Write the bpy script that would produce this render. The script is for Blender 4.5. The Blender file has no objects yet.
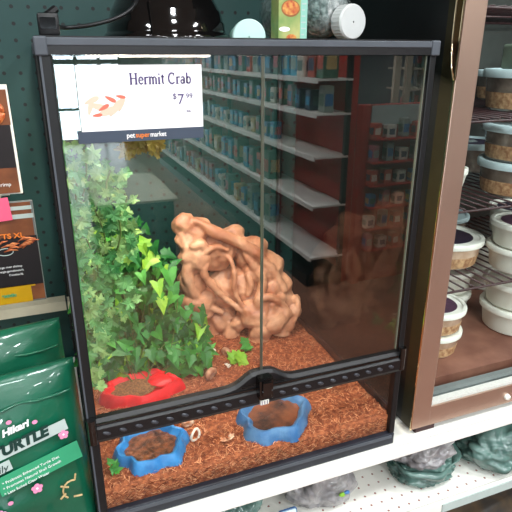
import bpy, bmesh, math, random
from mathutils import Vector, Matrix, Euler, noise
random.seed(7)
PI = math.pi
COL = bpy.context.scene.collection
scn = bpy.context.scene

# ------------------------------------------------------------------ materials
def srgb(r, g, b):
    f = lambda c: ((c/255)/12.92 if c/255 <= .04045 else ((c/255+.055)/1.055)**2.4)
    return (f(r), f(g), f(b), 1)

def nodes(name):
    m = bpy.data.materials.new(name); m.use_nodes = True
    nt = m.node_tree; b = nt.nodes['Principled BSDF']
    return m, nt, b

def mat(name, c, rough=.5, metal=0, var=.12, scale=30, bump=0, bscale=None, spec=.5, emis=None, estr=0, c2=None,
        trans=0, ior=1.45, coat=0, detail=4):
    """procedural material: colour varied by noise between c and c2, with optional bump"""
    m, nt, b = nodes(name)
    tc = nt.nodes.new('ShaderNodeTexCoord')
    n = nt.nodes.new('ShaderNodeTexNoise'); n.inputs['Scale'].default_value = scale; n.inputs['Detail'].default_value = detail
    nt.links.new(tc.outputs['Object'], n.inputs['Vector'])
    r = nt.nodes.new('ShaderNodeValToRGB')
    if c2 is None:
        c2 = tuple(min(1, x*(1+var)) for x in c[:3]) + (1,)
        c = tuple(x*(1-var) for x in c[:3]) + (1,)
    r.color_ramp.elements[0].color = c; r.color_ramp.elements[1].color = c2
    r.color_ramp.elements[0].position = .35; r.color_ramp.elements[1].position = .65
    nt.links.new(n.outputs['Fac'], r.inputs['Fac']); nt.links.new(r.outputs['Color'], b.inputs['Base Color'])
    b.inputs['Roughness'].default_value = rough; b.inputs['Metallic'].default_value = metal
    b.inputs['Specular IOR Level'].default_value = spec
    b.inputs['Transmission Weight'].default_value = trans; b.inputs['IOR'].default_value = ior
    b.inputs['Coat Weight'].default_value = coat
    if emis: b.inputs['Emission Color'].default_value = emis; b.inputs['Emission Strength'].default_value = estr
    if bump:
        n2 = nt.nodes.new('ShaderNodeTexNoise'); n2.inputs['Scale'].default_value = bscale or scale*2; n2.inputs['Detail'].default_value = 5
        nt.links.new(tc.outputs['Object'], n2.inputs['Vector'])
        bp = nt.nodes.new('ShaderNodeBump'); bp.inputs['Strength'].default_value = bump; bp.inputs['Distance'].default_value = .004
        nt.links.new(n2.outputs['Fac'], bp.inputs['Height']); nt.links.new(bp.outputs['Normal'], b.inputs['Normal'])
    return m

def math_node(nt, op, a, b=None):
    n = nt.nodes.new('ShaderNodeMath'); n.operation = op
    for i, v in enumerate((a, b)):
        if v is None: continue
        if isinstance(v, (int, float)): n.inputs[i].default_value = v
        else: nt.links.new(v, n.inputs[i])
    return n.outputs[0]

def holes_mat(name, base, hole, pitch, rad, axes=(0, 2), off=(0, 0), rough=.5, var=.1):
    """board drilled with a square grid of small dark holes, in object space"""
    m, nt, b = nodes(name)
    tc = nt.nodes.new('ShaderNodeTexCoord'); sp = nt.nodes.new('ShaderNodeSeparateXYZ')
    nt.links.new(tc.outputs['Object'], sp.inputs[0])
    s = []
    for k, a in enumerate(axes):
        v = math_node(nt, 'ADD', sp.outputs[a], 10*pitch*40 + off[k])
        v = math_node(nt, 'DIVIDE', v, pitch); v = math_node(nt, 'FRACT', v); v = math_node(nt, 'SUBTRACT', v, .5)
        s.append(math_node(nt, 'MULTIPLY', v, v))
    d = math_node(nt, 'SQRT', math_node(nt, 'ADD', s[0], s[1]))
    mask = math_node(nt, 'LESS_THAN', d, rad/pitch)
    n = nt.nodes.new('ShaderNodeTexNoise'); n.inputs['Scale'].default_value = 60
    nt.links.new(tc.outputs['Object'], n.inputs['Vector'])
    r = nt.nodes.new('ShaderNodeValToRGB')
    r.color_ramp.elements[0].color = tuple(x*(1-var) for x in base[:3])+(1,); r.color_ramp.elements[1].color = tuple(min(1, x*(1+var)) for x in base[:3])+(1,)
    nt.links.new(n.outputs['Fac'], r.inputs['Fac'])
    mx = nt.nodes.new('ShaderNodeMix'); mx.data_type = 'RGBA'
    nt.links.new(mask, mx.inputs[0]); nt.links.new(r.outputs['Color'], mx.inputs[6]); mx.inputs[7].default_value = hole
    nt.links.new(mx.outputs[2], b.inputs['Base Color']); b.inputs['Roughness'].default_value = rough
    bp = nt.nodes.new('ShaderNodeBump'); bp.inputs['Distance'].default_value = -.003; bp.inputs['Strength'].default_value = .6
    nt.links.new(mask, bp.inputs['Height']); nt.links.new(bp.outputs['Normal'], b.inputs['Normal'])
    return m

def glass_mat(name, tint=(.93, .97, .95, 1), f0=.05, boost=1.0, rough=0.0):
    """thin pane: clear, with a mirror reflection that grows towards grazing"""
    m = bpy.data.materials.new(name); m.use_nodes = True; nt = m.node_tree
    nt.nodes.remove(nt.nodes['Principled BSDF']); out = nt.nodes['Material Output']
    t = nt.nodes.new('ShaderNodeBsdfTransparent'); t.inputs[0].default_value = tint
    g = nt.nodes.new('ShaderNodeBsdfGlossy'); g.inputs['Roughness'].default_value = rough; g.inputs[0].default_value = (1, 1, 1, 1)
    lw = nt.nodes.new('ShaderNodeLayerWeight'); lw.inputs[0].default_value = .5
    p = math_node(nt, 'POWER', lw.outputs['Facing'], 5.0)
    f = math_node(nt, 'ADD', math_node(nt, 'MULTIPLY', p, (1-f0)), f0*boost)
    mx = nt.nodes.new('ShaderNodeMixShader')
    nt.links.new(f, mx.inputs[0]); nt.links.new(t.outputs[0], mx.inputs[1]); nt.links.new(g.outputs[0], mx.inputs[2])
    nt.links.new(mx.outputs[0], out.inputs[0])
    return m

M = {}
M['black_plastic'] = mat('black_plastic', srgb(15, 14, 16), .42, var=.2, bump=.1, bscale=200)
M['rim_grey'] = mat('rim_grey', srgb(74, 79, 86), .5, var=.1)
M['post'] = mat('post_black', srgb(9, 11, 13), .5, var=.2)
M['base_black'] = mat('base_black', srgb(28, 31, 40), .4, var=.2)
M['gloss_black'] = mat('gloss_black', srgb(10, 9, 9), .08, var=.2, coat=.6)
M['knob'] = mat('vent_metal', srgb(58, 60, 66), .3, var=.3)
M['glass'] = glass_mat('pane_glass', f0=.035)
M['glass_front'] = glass_mat('front_glass', (.90, .93, .92, 1), f0=.12)
M['seam'] = mat('glass_edge', srgb(92, 96, 84), .4, var=.1)
M['peg'] = holes_mat('pegboard_green', srgb(22, 62, 59), srgb(4, 10, 10), .0254, .0030, off=(.012, .002), rough=.6)
M['white_metal'] = mat('white_powder_coat', srgb(238, 236, 228), .45, var=.03)
M['white_perf'] = holes_mat('white_perforated', srgb(236, 234, 226), srgb(150, 96, 88), .0200, .0019, axes=(0, 1), off=(.004, .006), rough=.45, var=.03)
M['beige_metal'] = mat('beige_rail', srgb(186, 180, 160), .5, var=.05)
M['coir'] = mat('coconut_fibre', srgb(118, 56, 30), .9, c2=srgb(178, 100, 62), scale=170, bump=.7, bscale=420, detail=8)
M['fibre_l'] = mat('fibre_light', srgb(216, 146, 104), .8, var=.3, scale=60)
M['fibre_d'] = mat('fibre_dark', srgb(116, 48, 24), .9, var=.4, scale=60)
M['red'] = mat('red_resin', srgb(222, 26, 34), .4, var=.12, scale=60, bump=.4, bscale=90)
M['blue'] = mat('blue_resin', srgb(34, 110, 176), .42, c2=srgb(56, 136, 200), scale=50, bump=.4, bscale=70)
M['blue_grey'] = mat('weathered_blue_resin', srgb(48, 100, 154), .5, c2=srgb(86, 128, 170), scale=40, bump=.4, bscale=70)
M['pellet'] = mat('brown_pellets', srgb(90, 56, 30), .85, c2=srgb(160, 112, 68), scale=260, bump=1, bscale=400)
M['wetcoir'] = mat('damp_fibre', srgb(58, 28, 16), .35, c2=srgb(150, 86, 54), scale=90, bump=1, bscale=200, coat=.3)
M['wetdark'] = mat('dark_water', srgb(60, 48, 46), .15, c2=srgb(140, 84, 60), scale=26, bump=.4, bscale=90, coat=.5)
M['shell_o'] = mat('orange_shell', srgb(206, 120, 74), .4, c2=srgb(246, 222, 196), scale=90, bump=.4)
M['shell_w'] = mat('white_shell', srgb(232, 214, 196), .35, c2=srgb(250, 244, 232), scale=70, bump=.3)
M['shell_b'] = mat('brown_shell', srgb(150, 92, 66), .45, c2=srgb(206, 160, 128), scale=60, bump=.3)
M['card'] = mat('card_white', srgb(250, 250, 250), .5, var=.01)
M['card_strip'] = mat('card_slate', srgb(58, 68, 84), .5, var=.05)
M['ink'] = mat('purple_ink', srgb(84, 68, 116), .6, var=.02)
M['white_ink'] = mat('white_print', srgb(240, 240, 240), .5, var=.02)
M['orange_ink'] = mat('orange_print', srgb(236, 128, 44), .5, var=.02)
M['peach_ink'] = mat('peach_print', srgb(236, 192, 170), .6, var=.05)
M['red_ink'] = mat('red_print', srgb(214, 110, 90), .6, var=.05)
M['green_bag'] = mat('green_foil', srgb(14, 86, 62), .3, var=.12, scale=14, bump=.5, bscale=26, coat=.3)
M['light_green'] = mat('light_green_print', srgb(52, 150, 108), .4, var=.04)
M['silver_print'] = mat('silver_print', srgb(176, 190, 186), .35, var=.05)
M['dark_print'] = mat('dark_print', srgb(16, 52, 46), .4, var=.05)
M['pink'] = mat('pink_print', srgb(226, 140, 176), .5, var=.06)
M['pinktag'] = mat('pink_tag', srgb(240, 92, 128), .5, var=.03)
M['tan'] = mat('tan_print', srgb(186, 160, 112), .5, var=.2, scale=200)
M['pouch_black'] = mat('pouch_black', srgb(18, 8, 10), .5, var=.2)
M['pouch_brown'] = mat('pouch_brown', srgb(96, 50, 24), .5, c2=srgb(128, 74, 40), scale=30)
M['pouch_yellow'] = mat('pouch_yellow', srgb(196, 150, 22), .3, var=.08, coat=.3)
M['shrimp'] = mat('shrimp_print', srgb(160, 62, 28), .4, c2=srgb(206, 130, 76), scale=150)
M['steel'] = mat('brushed_steel', srgb(198, 168, 150), .36, metal=.85, var=.05, scale=8)
M['bronze'] = mat('bronze_edge', srgb(66, 60, 42), .4, metal=.6, var=.1)
M['handle_dark'] = mat('handle_bronze', srgb(92, 66, 48), .2, metal=.8, var=.1)
M['chrome'] = mat('chrome_edge', srgb(240, 220, 180), .12, metal=1, var=.02)
M['black_body'] = mat('black_cabinet', srgb(12, 13, 15), .45, var=.2)
M['gasket'] = mat('grey_gasket', srgb(110, 116, 116), .5, var=.1)
M['gasket_l'] = mat('light_gasket', srgb(206, 206, 198), .45, var=.06, scale=300)
M['fr_in'] = mat('cooler_inner', srgb(66, 68, 64), .5, var=.08)
M['fr_floor'] = mat('cooler_floor', srgb(108, 66, 54), .5, c2=srgb(142, 98, 82), scale=14, bump=.2)
M['wire'] = mat('wire_coated', srgb(62, 36, 38), .4, var=.1)
M['tub_white'] = mat('tub_white', srgb(226, 224, 212), .4, var=.02)
M['lid_white'] = mat('lid_white', srgb(244, 242, 232), .35, var=.02)
M['lid_cool'] = mat('lid_cool', srgb(206, 226, 230), .35, var=.02)
M['tub_clear'] = mat('tub_clear', srgb(196, 160, 132), .2, c2=srgb(224, 196, 172), scale=40, coat=.5)
M['tub_smoke'] = mat('tub_smoke', srgb(104, 92, 84), .15, c2=srgb(150, 136, 122), scale=30, coat=.6)
M['mealy'] = mat('bran_filling', srgb(150, 104, 72), .6, c2=srgb(206, 166, 124), scale=140, bump=.4)
M['lab_black'] = mat('label_black', srgb(44, 36, 56), .45, var=.1)
M['lab_purple'] = mat('label_purple', srgb(92, 60, 86), .45, c2=srgb(60, 44, 62), scale=120)
M['lab_blue'] = mat('label_blue', srgb(70, 118, 176), .45, var=.1)
M['rubber'] = mat('rubber_foot', srgb(58, 32, 32), .6, var=.1)
M['grey_wrap'] = mat('grey_plastic_wrap', srgb(104, 101, 104), .35, c2=srgb(160, 157, 156), scale=26, bump=.9, bscale=60, coat=.5)
M['green_wrap'] = mat('green_plastic_wrap', srgb(56, 84, 78), .32, c2=srgb(98, 128, 120), scale=20, bump=.5, bscale=40, coat=.5)
M['lamp_cap'] = mat('white_cap', srgb(214, 216, 214), .4, var=.02)
M['cap_mint'] = mat('mint_cap', srgb(190, 222, 216), .4, var=.03)
M['can_body'] = mat('can_print', srgb(120, 150, 84), .4, c2=srgb(184, 182, 116), scale=30)
M['can_side'] = mat('can_mint', srgb(140, 192, 176), .4, var=.04)
M['can_orange'] = mat('can_fruit_print', srgb(176, 66, 36), .4, c2=srgb(214, 160, 80), scale=150)
M['can_plate'] = mat('can_plate_print', srgb(150, 92, 48), .4, var=.1)
M['pet'] = glass_mat('clear_bottle', (.72, .80, .79, 1), f0=.12)
M['crystals'] = mat('bottle_beads', srgb(120, 128, 126), .3, c2=srgb(196, 198, 196), scale=170, bump=.8, bscale=260)
M['brown_bag'] = mat('dark_bag', srgb(52, 48, 44), .4, c2=srgb(92, 74, 52), scale=20, coat=.3)

def leaf_mat(name, a, b, scale=18):
    m = mat(name, a, .42, c2=b, scale=scale, spec=.4)
    bs = m.node_tree.nodes['Principled BSDF']
    bs.inputs['Subsurface Weight'].default_value = .0
    return m
M['ivy_d'] = leaf_mat('ivy_deep', srgb(20, 82, 36), srgb(50, 124, 52))
M['ivy_m'] = leaf_mat('ivy_mid', srgb(34, 114, 46), srgb(82, 160, 62))
M['ivy_l'] = leaf_mat('ivy_yellow', srgb(96, 160, 40), srgb(150, 190, 64))
M['lace_g'] = leaf_mat('lacy_green', srgb(56, 124, 66), srgb(104, 164, 92), 40)
M['lace_l'] = leaf_mat('lacy_pale', srgb(104, 160, 92), srgb(158, 190, 112), 40)
M['lace_y'] = leaf_mat('lacy_yellow', srgb(120, 112, 36), srgb(168, 150, 62), 40)
M['stem'] = mat('stem_green', srgb(90, 112, 50), .6, var=.2)

def wood_mat():
    m, nt, b = nodes('driftwood')
    tc = nt.nodes.new('ShaderNodeTexCoord')
    n = nt.nodes.new('ShaderNodeTexNoise'); n.inputs['Scale'].default_value = 16; n.inputs['Detail'].default_value = 6; n.inputs['Distortion'].default_value = 1.2
    nt.links.new(tc.outputs['Object'], n.inputs['Vector'])
    r = nt.nodes.new('ShaderNodeValToRGB')
    e = r.color_ramp.elements
    e[0].position = .3; e[0].color = srgb(172, 104, 72); e[1].position = .68; e[1].color = srgb(228, 172, 134)
    nt.links.new(n.outputs['Fac'], r.inputs['Fac'])
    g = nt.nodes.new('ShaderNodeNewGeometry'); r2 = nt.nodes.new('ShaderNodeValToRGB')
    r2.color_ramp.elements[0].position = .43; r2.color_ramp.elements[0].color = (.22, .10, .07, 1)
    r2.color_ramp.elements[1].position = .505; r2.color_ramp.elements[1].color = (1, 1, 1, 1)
    nt.links.new(g.outputs['Pointiness'], r2.inputs['Fac'])  # crevice shade put into the wood colour, hollows multiplied darker
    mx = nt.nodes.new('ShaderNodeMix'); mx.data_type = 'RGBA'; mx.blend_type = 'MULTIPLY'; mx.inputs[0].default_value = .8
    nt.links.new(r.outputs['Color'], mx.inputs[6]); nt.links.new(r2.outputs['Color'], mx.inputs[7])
    nt.links.new(mx.outputs[2], b.inputs['Base Color']); b.inputs['Roughness'].default_value = .42
    n2 = nt.nodes.new('ShaderNodeTexNoise'); n2.inputs['Scale'].default_value = 70; n2.inputs['Detail'].default_value = 6
    nt.links.new(tc.outputs['Object'], n2.inputs['Vector'])
    bp = nt.nodes.new('ShaderNodeBump'); bp.inputs['Strength'].default_value = .5; bp.inputs['Distance'].default_value = .004
    nt.links.new(n2.outputs['Fac'], bp.inputs['Height']); nt.links.new(bp.outputs['Normal'], b.inputs['Normal'])
    return m
M['wood'] = wood_mat()

def screen_mat():
    """fine woven wire mesh of the lid"""
    m = bpy.data.materials.new('woven_screen'); m.use_nodes = True; nt = m.node_tree
    b = nt.nodes['Principled BSDF']; b.inputs['Base Color'].default_value = srgb(60, 62, 64); b.inputs['Roughness'].default_value = .4
    out = nt.nodes['Material Output']
    tc = nt.nodes.new('ShaderNodeTexCoord'); sp = nt.nodes.new('ShaderNodeSeparateXYZ'); nt.links.new(tc.outputs['Object'], sp.inputs[0])
    ms = []
    for a in (0, 1):
        v = math_node(nt, 'FRACT', math_node(nt, 'MULTIPLY', math_node(nt, 'ADD', sp.outputs[a], 5.0), 500.0))
        ms.append(math_node(nt, 'LESS_THAN', v, .16))
    k = math_node(nt, 'MAXIMUM', ms[0], ms[1])
    t = nt.nodes.new('ShaderNodeBsdfTransparent'); mx = nt.nodes.new('ShaderNodeMixShader')
    nt.links.new(k, mx.inputs[0]); nt.links.new(t.outputs[0], mx.inputs[1]); nt.links.new(b.outputs[0], mx.inputs[2]); nt.links.new(mx.outputs[0], out.inputs[0])
    return m
M['screen'] = screen_mat()

def emit_mat(name, c, s):
    m, nt, b = nodes(name); b.inputs['Base Color'].default_value = c
    b.inputs['Emission Color'].default_value = c; b.inputs['Emission Strength'].default_value = s
    return m

# ------------------------------------------------------------------ builders
class MB:
    def __init__(s): s.v = []; s.f = []; s.m = []; s.mats = []
    def mi(s, m):
        m = M[m] if isinstance(m, str) else m
        if m not in s.mats: s.mats.append(m)
        return s.mats.index(m)
    def add(s, vs, fs, m):
        o = len(s.v); s.v += [tuple(v) for v in vs]; k = s.mi(m)
        for f in fs: s.f.append(tuple(o+i for i in f)); s.m.append(k)
    def box(s, a, b, m, rot=None, piv=None, ch=0):
        x0, y0, z0 = a; x1, y1, z1 = b
        if ch:   # box with chamfered long edges
            bm = bmesh.new(); bmesh.ops.create_cube(bm, size=1)
            bmesh.ops.scale(bm, vec=(x1-x0, y1-y0, z1-z0), verts=bm.verts)
            bmesh.ops.bevel(bm, geom=bm.edges[:], offset=ch, segments=2, affect='EDGES', profile=.5)
            bmesh.ops.translate(bm, vec=((x0+x1)/2, (y0+y1)/2, (z0+z1)/2), verts=bm.verts)
            bm.verts.index_update()
            vs = [v.co.copy() for v in bm.verts]; fs = [[v.index for v in f.verts] for f in bm.faces]; bm.free()
        else:
            vs = [Vector(p) for p in ((x0,y0,z0),(x1,y0,z0),(x1,y1,z0),(x0,y1,z0),(x0,y0,z1),(x1,y0,z1),(x1,y1,z1),(x0,y1,z1))]
            fs = [(0,3,2,1),(4,5,6,7),(0,1,5,4),(1,2,6,5),(2,3,7,6),(3,0,4,7)]
        if rot is not None:
            piv = Vector(piv) if piv else Vector(((x0+x1)/2, (y0+y1)/2, (z0+z1)/2))
            vs = [rot @ (v-piv) + piv for v in vs]
        s.add(vs, fs, m)
    def tube(s, pts, r, m, n=8, closed=False, caps=True):
        pts = [Vector(p) for p in pts]; rs = r if isinstance(r, (list, tuple)) else [r]*len(pts)
        vs = []; fs = []; up = None; N = len(pts)
        for i, p in enumerate(pts):
            if closed: t = (pts[(i+1) % N]-pts[i-1]).normalized()
            else: t = (pts[min(i+1, N-1)]-pts[max(i-1, 0)]).normalized()
            if up is None:
                up = Vector((0, 0, 1)) if abs(t.z) < .9 else Vector((1, 0, 0))
            a = t.cross(up)
            if a.length < 1e-6: a = t.orthogonal()
            a.normalize(); b = a.cross(t).normalized(); up = b
            for k in range(n):
                an = 2*PI*k/n; vs.append(p+rs[i]*(a*math.cos(an)+b*math.sin(an)))
        R = N if closed else N-1
        for i in range(R):
            for k in range(n):
                j = (i+1) % N
                fs.append((i*n+k, i*n+(k+1) % n, j*n+(k+1) % n, j*n+k))
        if caps and not closed:
            fs.append(tuple(range(n-1, -1, -1))); fs.append(tuple((N-1)*n+k for k in range(n)))
        s.add(vs, fs, m)
    def lathe(s, prof, m, c=(0, 0, 0), n=40, axis='z', mats=None, rot=None):
        c = Vector(c); vs = []
        for (r, z) in prof:
            for k in range(n):
                a = 2*PI*k/n; v = Vector((r*math.cos(a), r*math.sin(a), z))
                if rot is not None: v = rot @ v
                vs.append(c+v)
        for i in range(len(prof)-1):
            fs = [(i*n+k, i*n+(k+1) % n, (i+1)*n+(k+1) % n, (i+1)*n+k) for k in range(n)]
            o = len(s.v)
            if i == 0: s.v += [tuple(v) for v in vs]; s._o = o
            k2 = s.mi(mats[i] if mats else m)
            for f in fs: s.f.append(tuple(s._o+q for q in f)); s.m.append(k2)
    def poly(s, pts, m): s.add(pts, [tuple(range(len(pts)))], m)
    def blob(s, c, r, m, seed=0, amp=.15, sub=3, sc=1.0, freq=1.5):
        bm = bmesh.new(); bmesh.ops.create_icosphere(bm, subdivisions=sub, radius=1)
        r = r if isinstance(r, (tuple, list)) else (r, r, r)
        vs = []
        for v in bm.verts:
            d = 1+amp*noise.noise(v.co*freq+Vector((seed*7.3, seed*1.7, 0)))
            vs.append((c[0]+v.co.x*r[0]*d, c[1]+v.co.y*r[1]*d, c[2]+v.co.z*r[2]*d))
        bm.verts.index_update(); fs = [[v.index for v in f.verts] for f in bm.faces]; bm.free()
        s.add(vs, fs, m)
    def build(s, name, parent=None, smooth=False, loc=None):
        me = bpy.data.meshes.new(name); me.from_pydata(s.v, [], s.f)
        for m in s.mats: me.materials.append(m)
        me.polygons.foreach_set('material_index', s.m)
        if smooth: me.polygons.foreach_set('use_smooth', [True]*len(s.f))
        me.update()
        if smooth == 'auto':
            bm = bmesh.new(); bm.from_mesh(me)
            for e in bm.edges:
                if len(e.link_faces) == 2 and e.calc_face_angle(0) > .6: e.smooth = False
            bm.to_mesh(me); bm.free()
        o = bpy.data.objects.new(name, me); COL.objects.link(o)
        if parent: o.parent = parent
        if loc: o.location = loc
        return o

def tag(o, label=None, cat=None, group=None, kind=None):
    if label: o['label'] = label
    if cat: o['category'] = cat
    if group: o['group'] = group
    if kind: o['kind'] = kind
    return o
def thing(name, label, cat, loc=(0, 0, 0), rz=0, group=None, rot=None):
    o = bpy.data.objects.new(name, None); COL.objects.link(o); o.empty_display_size = .02
    o.location = loc; o.rotation_euler = rot if rot else (0, 0, rz)
    return tag(o, label, cat, group)
def struct(o): o['kind'] = 'structure'; return o
def copy_thing(root, loc, rz=None, label=None, group=None):
    r = root.copy(); COL.objects.link(r); r.location = loc
    if rz is not None: r.rotation_euler = (0, 0, rz)
    if label: r['label'] = label
    if group: r['group'] = group
    for ch in list(root.children):
        c = ch.copy(); COL.objects.link(c); c.parent = r
        for g in list(ch.children):
            d = g.copy(); COL.objects.link(d); d.parent = c
    return r

def lettering(txt, size, m, name='lettering', parent=None, loc=(0, 0, 0), rot=None, width=None, bold=0, shear=0, thick=.0002):
    """words as flat mesh, lying in local XZ facing -Y, starting at the left baseline"""
    cu = bpy.data.curves.new('t', 'FONT'); cu.body = txt; cu.size = size; cu.shear = shear; cu.offset = bold; cu.extrude = thick/2
    o = bpy.data.objects.new('t', cu); COL.objects.link(o)
    dg = bpy.context.evaluated_depsgraph_get(); dg.update()
    me = bpy.data.meshes.new_from_object(o.evaluated_get(dg)); bpy.data.objects.remove(o); bpy.data.curves.remove(cu)
    xs = [v.co.x for v in me.vertices]; w = max(xs)-min(xs); k = width/w if width else 1
    for v in me.vertices: v.co = Vector(((v.co.x-min(xs))*k, -v.co.z, v.co.y))
    me.materials.clear(); me.materials.append(M[m] if isinstance(m, str) else m)
    r = bpy.data.objects.new(name, me); COL.objects.link(r); r.parent = parent; r.location = loc
    if rot: r.rotation_euler = rot
    return r

# ------------------------------------------------------------------ camera
cam = bpy.data.cameras.new('camera'); co = bpy.data.objects.new('camera', cam); COL.objects.link(co)
cam.sensor_width = 36; cam.lens = 36*538.4/512; cam.clip_start = .02; cam.clip_end = 60
yaw, pit, rol = .3746, .3611, .0021
F = Vector((math.sin(yaw)*math.cos(pit), math.cos(yaw)*math.cos(pit), -math.sin(pit)))
Rr = Vector((math.cos(yaw), -math.sin(yaw), 0)); U = Rr.cross(F)
R2 = Rr*math.cos(rol)+U*math.sin(rol); U2 = -Rr*math.sin(rol)+U*math.cos(rol)
mw = Matrix((R2, U2, -F)).transposed().to_4x4(); mw.translation = (-.0055, -.5675, .5769)
co.matrix_world = mw; scn.camera = co

# ------------------------------------------------------------------ the setting
FL, CE = -.85, 1.75
def plane_box(name, a, b, m):
    k = MB(); k.box(a, b, m); o = k.build(name); return struct(o)
M['floor'] = mat('store_floor', srgb(112, 74, 58), .3, c2=srgb(136, 96, 78), scale=3)
M['ceiling'] = mat('ceiling_tiles', srgb(214, 216, 214), .8, var=.05, scale=2)
M['wall_paint'] = mat('store_wall', srgb(84, 90, 92), .7, var=.05, scale=2)
plane_box('floor', (-3, -10, FL-.05), (4.5, .6, FL), 'floor')
plane_box('ceiling', (-3, -10, CE), (4.5, .6, CE+.05), 'ceiling')
plane_box('wall_left', (-3.05, -10, FL), (-3, .6, CE), 'wall_paint')
plane_box('wall_right', (4.5, -10, FL), (4.55, .6, CE), 'wall_paint')
plane_box('wall_back', (-3, .46, FL), (4.5, .475, CE), 'peg')
# storefront wall behind the camera: header, sill and side panels around tall windows
k = MB()
k.box((-3, -9.1, FL), (-.6, -9, CE), 'wall_paint'); k.box((1.35, -9.1, FL), (4.5, -9, CE), 'wall_paint'); k.box((-.6, -9.1, .85), (1.35, -9, CE), 'wall_paint')
struct(k.build('wall_front'))
M['daylight'] = emit_mat('daylight_glass', (.78, .90, 1, 1), 12)
for i, (x0, x1) in enumerate(((-.57, .2), (.3, .62), (.66, .98), (1.02, 1.33))):
    k = MB(); k.box((x0, -9.05, FL+.06), (x1, -9.03, .40), 'daylight')
    k.box((x0, -9.05, .47), (x1, -9.03, .83), 'daylight'); struct(k.build('window_%d' % (i+1)))
k = MB()
for x in (-.6, .2, .62, .98, 1.31): k.box((x, -9.02, FL), (x+.05, -8.97, .85), 'post')
k.box((-.6, -9.01, -.32), (1.36, -8.98, -.28), 'post'); k.box((-.6, -9.01, .40), (1.36, -8.98, .47), 'post')
struct(k.build('trim_1'))

# store shelving behind the board: rail across the pegboard
k = MB(); k.box((-.45, .425, .117), (-.003, .452, .136), 'beige_metal'); k.box((.0, .425, .117), (.02, .452, .136), 'beige_metal')
tag(k.build('shelf_rail'), 'beige metal rail across the green pegboard beside the tank', 'rail')

# white display shelf that carries tank, cooler and bags
t = thing('display_shelf', 'white perforated metal shelf carrying the glass tank and the cooler', 'shelf', (.3, .2, -.018))
k = MB(); k.box((-.9, -.211, 0), (1.0, .25, .0175), 'white_metal'); k.build('shelf_panel', t)
k = MB(); k.box((-.9, -.217, -.002), (1.0, -.2112, .0182), 'white_metal', ch=.002); k.build('front_lip', t)
t = thing('display_shelf', 'lower white perforated metal shelf holding the wrapped bags', 'shelf', (.3, .2, -.135))
k = MB(); k.box((-.9, -.228, 0), (1.0, .25, .010), 'white_perf'); k.build('shelf_panel', t)
k = MB(); k.box((-.9, -.234, -.013), (1.0, -.2285, .0105), 'white_metal', ch=.002); k.build('front_lip', t)
k = MB(); k.box((.24, -.2362, -.011), (.46, -.2342, .006), 'silver_print'); k.build('price_channel', t)
t = thing('display_shelf', 'bottom dark metal shelf below the white shelves with a printed bag', 'shelf', (.3, .2, -.36))
k = MB(); k.box((-.9, -.30, 0), (1.0, .25, .012), 'black_body'); k.build('shelf_panel', t)

# ------------------------------------------------------------------ terrarium
W, D, H = .45, .455, .5913
tank = thing('glass_terrarium', 'tall glass terrarium with black frame holding driftwood and artificial plants', 'terrarium')
k = MB()   # base frame and an added dark strip
k.box((0, -.004, 0), (W, .008, .0205), 'base_black', ch=.002); k.box((0, D-.012, 0), (W, D, .0205), 'base_black')
k.box((0, .008, 0), (.012, D-.012, .0205), 'base_black'); k.box((W-.012, .008, 0), (W, D-.012, .0205), 'base_black')
k.box((.006, -.0055, .0135), (W-.006, -.004, .0185), 'rim_grey')
k.box((.012, .008, .003), (W-.012, D-.012, .006), 'base_black'); k.box((W-.0044, .012, .0205), (W-.001, D-.012, .060), 'base_black')  # last box: added dark strip, hides the lit shelf beyond the right pane
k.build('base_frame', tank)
k = MB()   # top frame: grey upper band over a dark lower band, square corner blocks
for (a, b) in (((0, -.004), (W, .010)), ((0, D-.014), (W, D)), ((0, .010), (.014, D-.014)), ((W-.014, .010), (W, D-.014))):
    k.box((a[0], a[1], H-.0165), (b[0], b[1], H-.0085), 'black_plastic')
    k.box((a[0], a[1]-.0008, H-.0085), (b[0], b[1], H-.0015), 'rim_grey', ch=.0008)
    k.box((a[0], a[1]+.002, H-.0015), (b[0], b[1], H), 'black_plastic')
for x in (-.002, W-.010):
    for y in (-.006, D-.010): k.box((x, y, H-.0175), (x+.012, y+.012, H-.0005), 'rim_grey', ch=.0015)
k.build('top_frame', tank)
k = MB(); k.box((.014, .010, H-.006), (W-.014, D-.014, H-.0055), 'screen'); k.build('screen_lid', tank)
for (x, y) in ((.0, 0), (W-.0095, 0), (0, D-.012), (W-.0095, D-.012)):
    k = MB(); k.box((x, y-.003 if y == 0 else y, .0205), (x+(.0125 if x == 0 else .0095), y+.010, H-.0165), 'post' if x == 0 else 'black_body', ch=.0015)
    if y == 0 and x == 0: k.box((.0015, -.0042, .0205), (.0035, -.003, H-.0175), 'rim_grey')
    k.build('corner_post', tank)
k = MB(); k.poly([(.0125, D-.006, .0205), (W-.0095, D-.006, .0205), (W-.0095, D-.006, H-.0165), (.0125, D-.006, H-.0165)], 'glass'); k.build('back_pane', tank)
k = MB(); k.poly([(.005, .010, .0205), (.005, .010, H-.0165), (.005, D-.012, H-.0165), (.005, D-.012, .0205)], 'glass'); k.build('side_pane', tank)
k = MB(); k.poly([(W-.005, .010, .0205), (W-.005, .010, H-.0165), (W-.005, D-.012, H-.0165), (W-.005, D-.012, .0205)], 'glass'); k.build('side_pane', tank)
k = MB(); k.poly([(.0125, .004, .0205), (W-.0095, .004, .0205), (W-.0095, .004, .137), (.0125, .004, .137)], 'glass'); k.build('lower_pane', tank)
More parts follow.
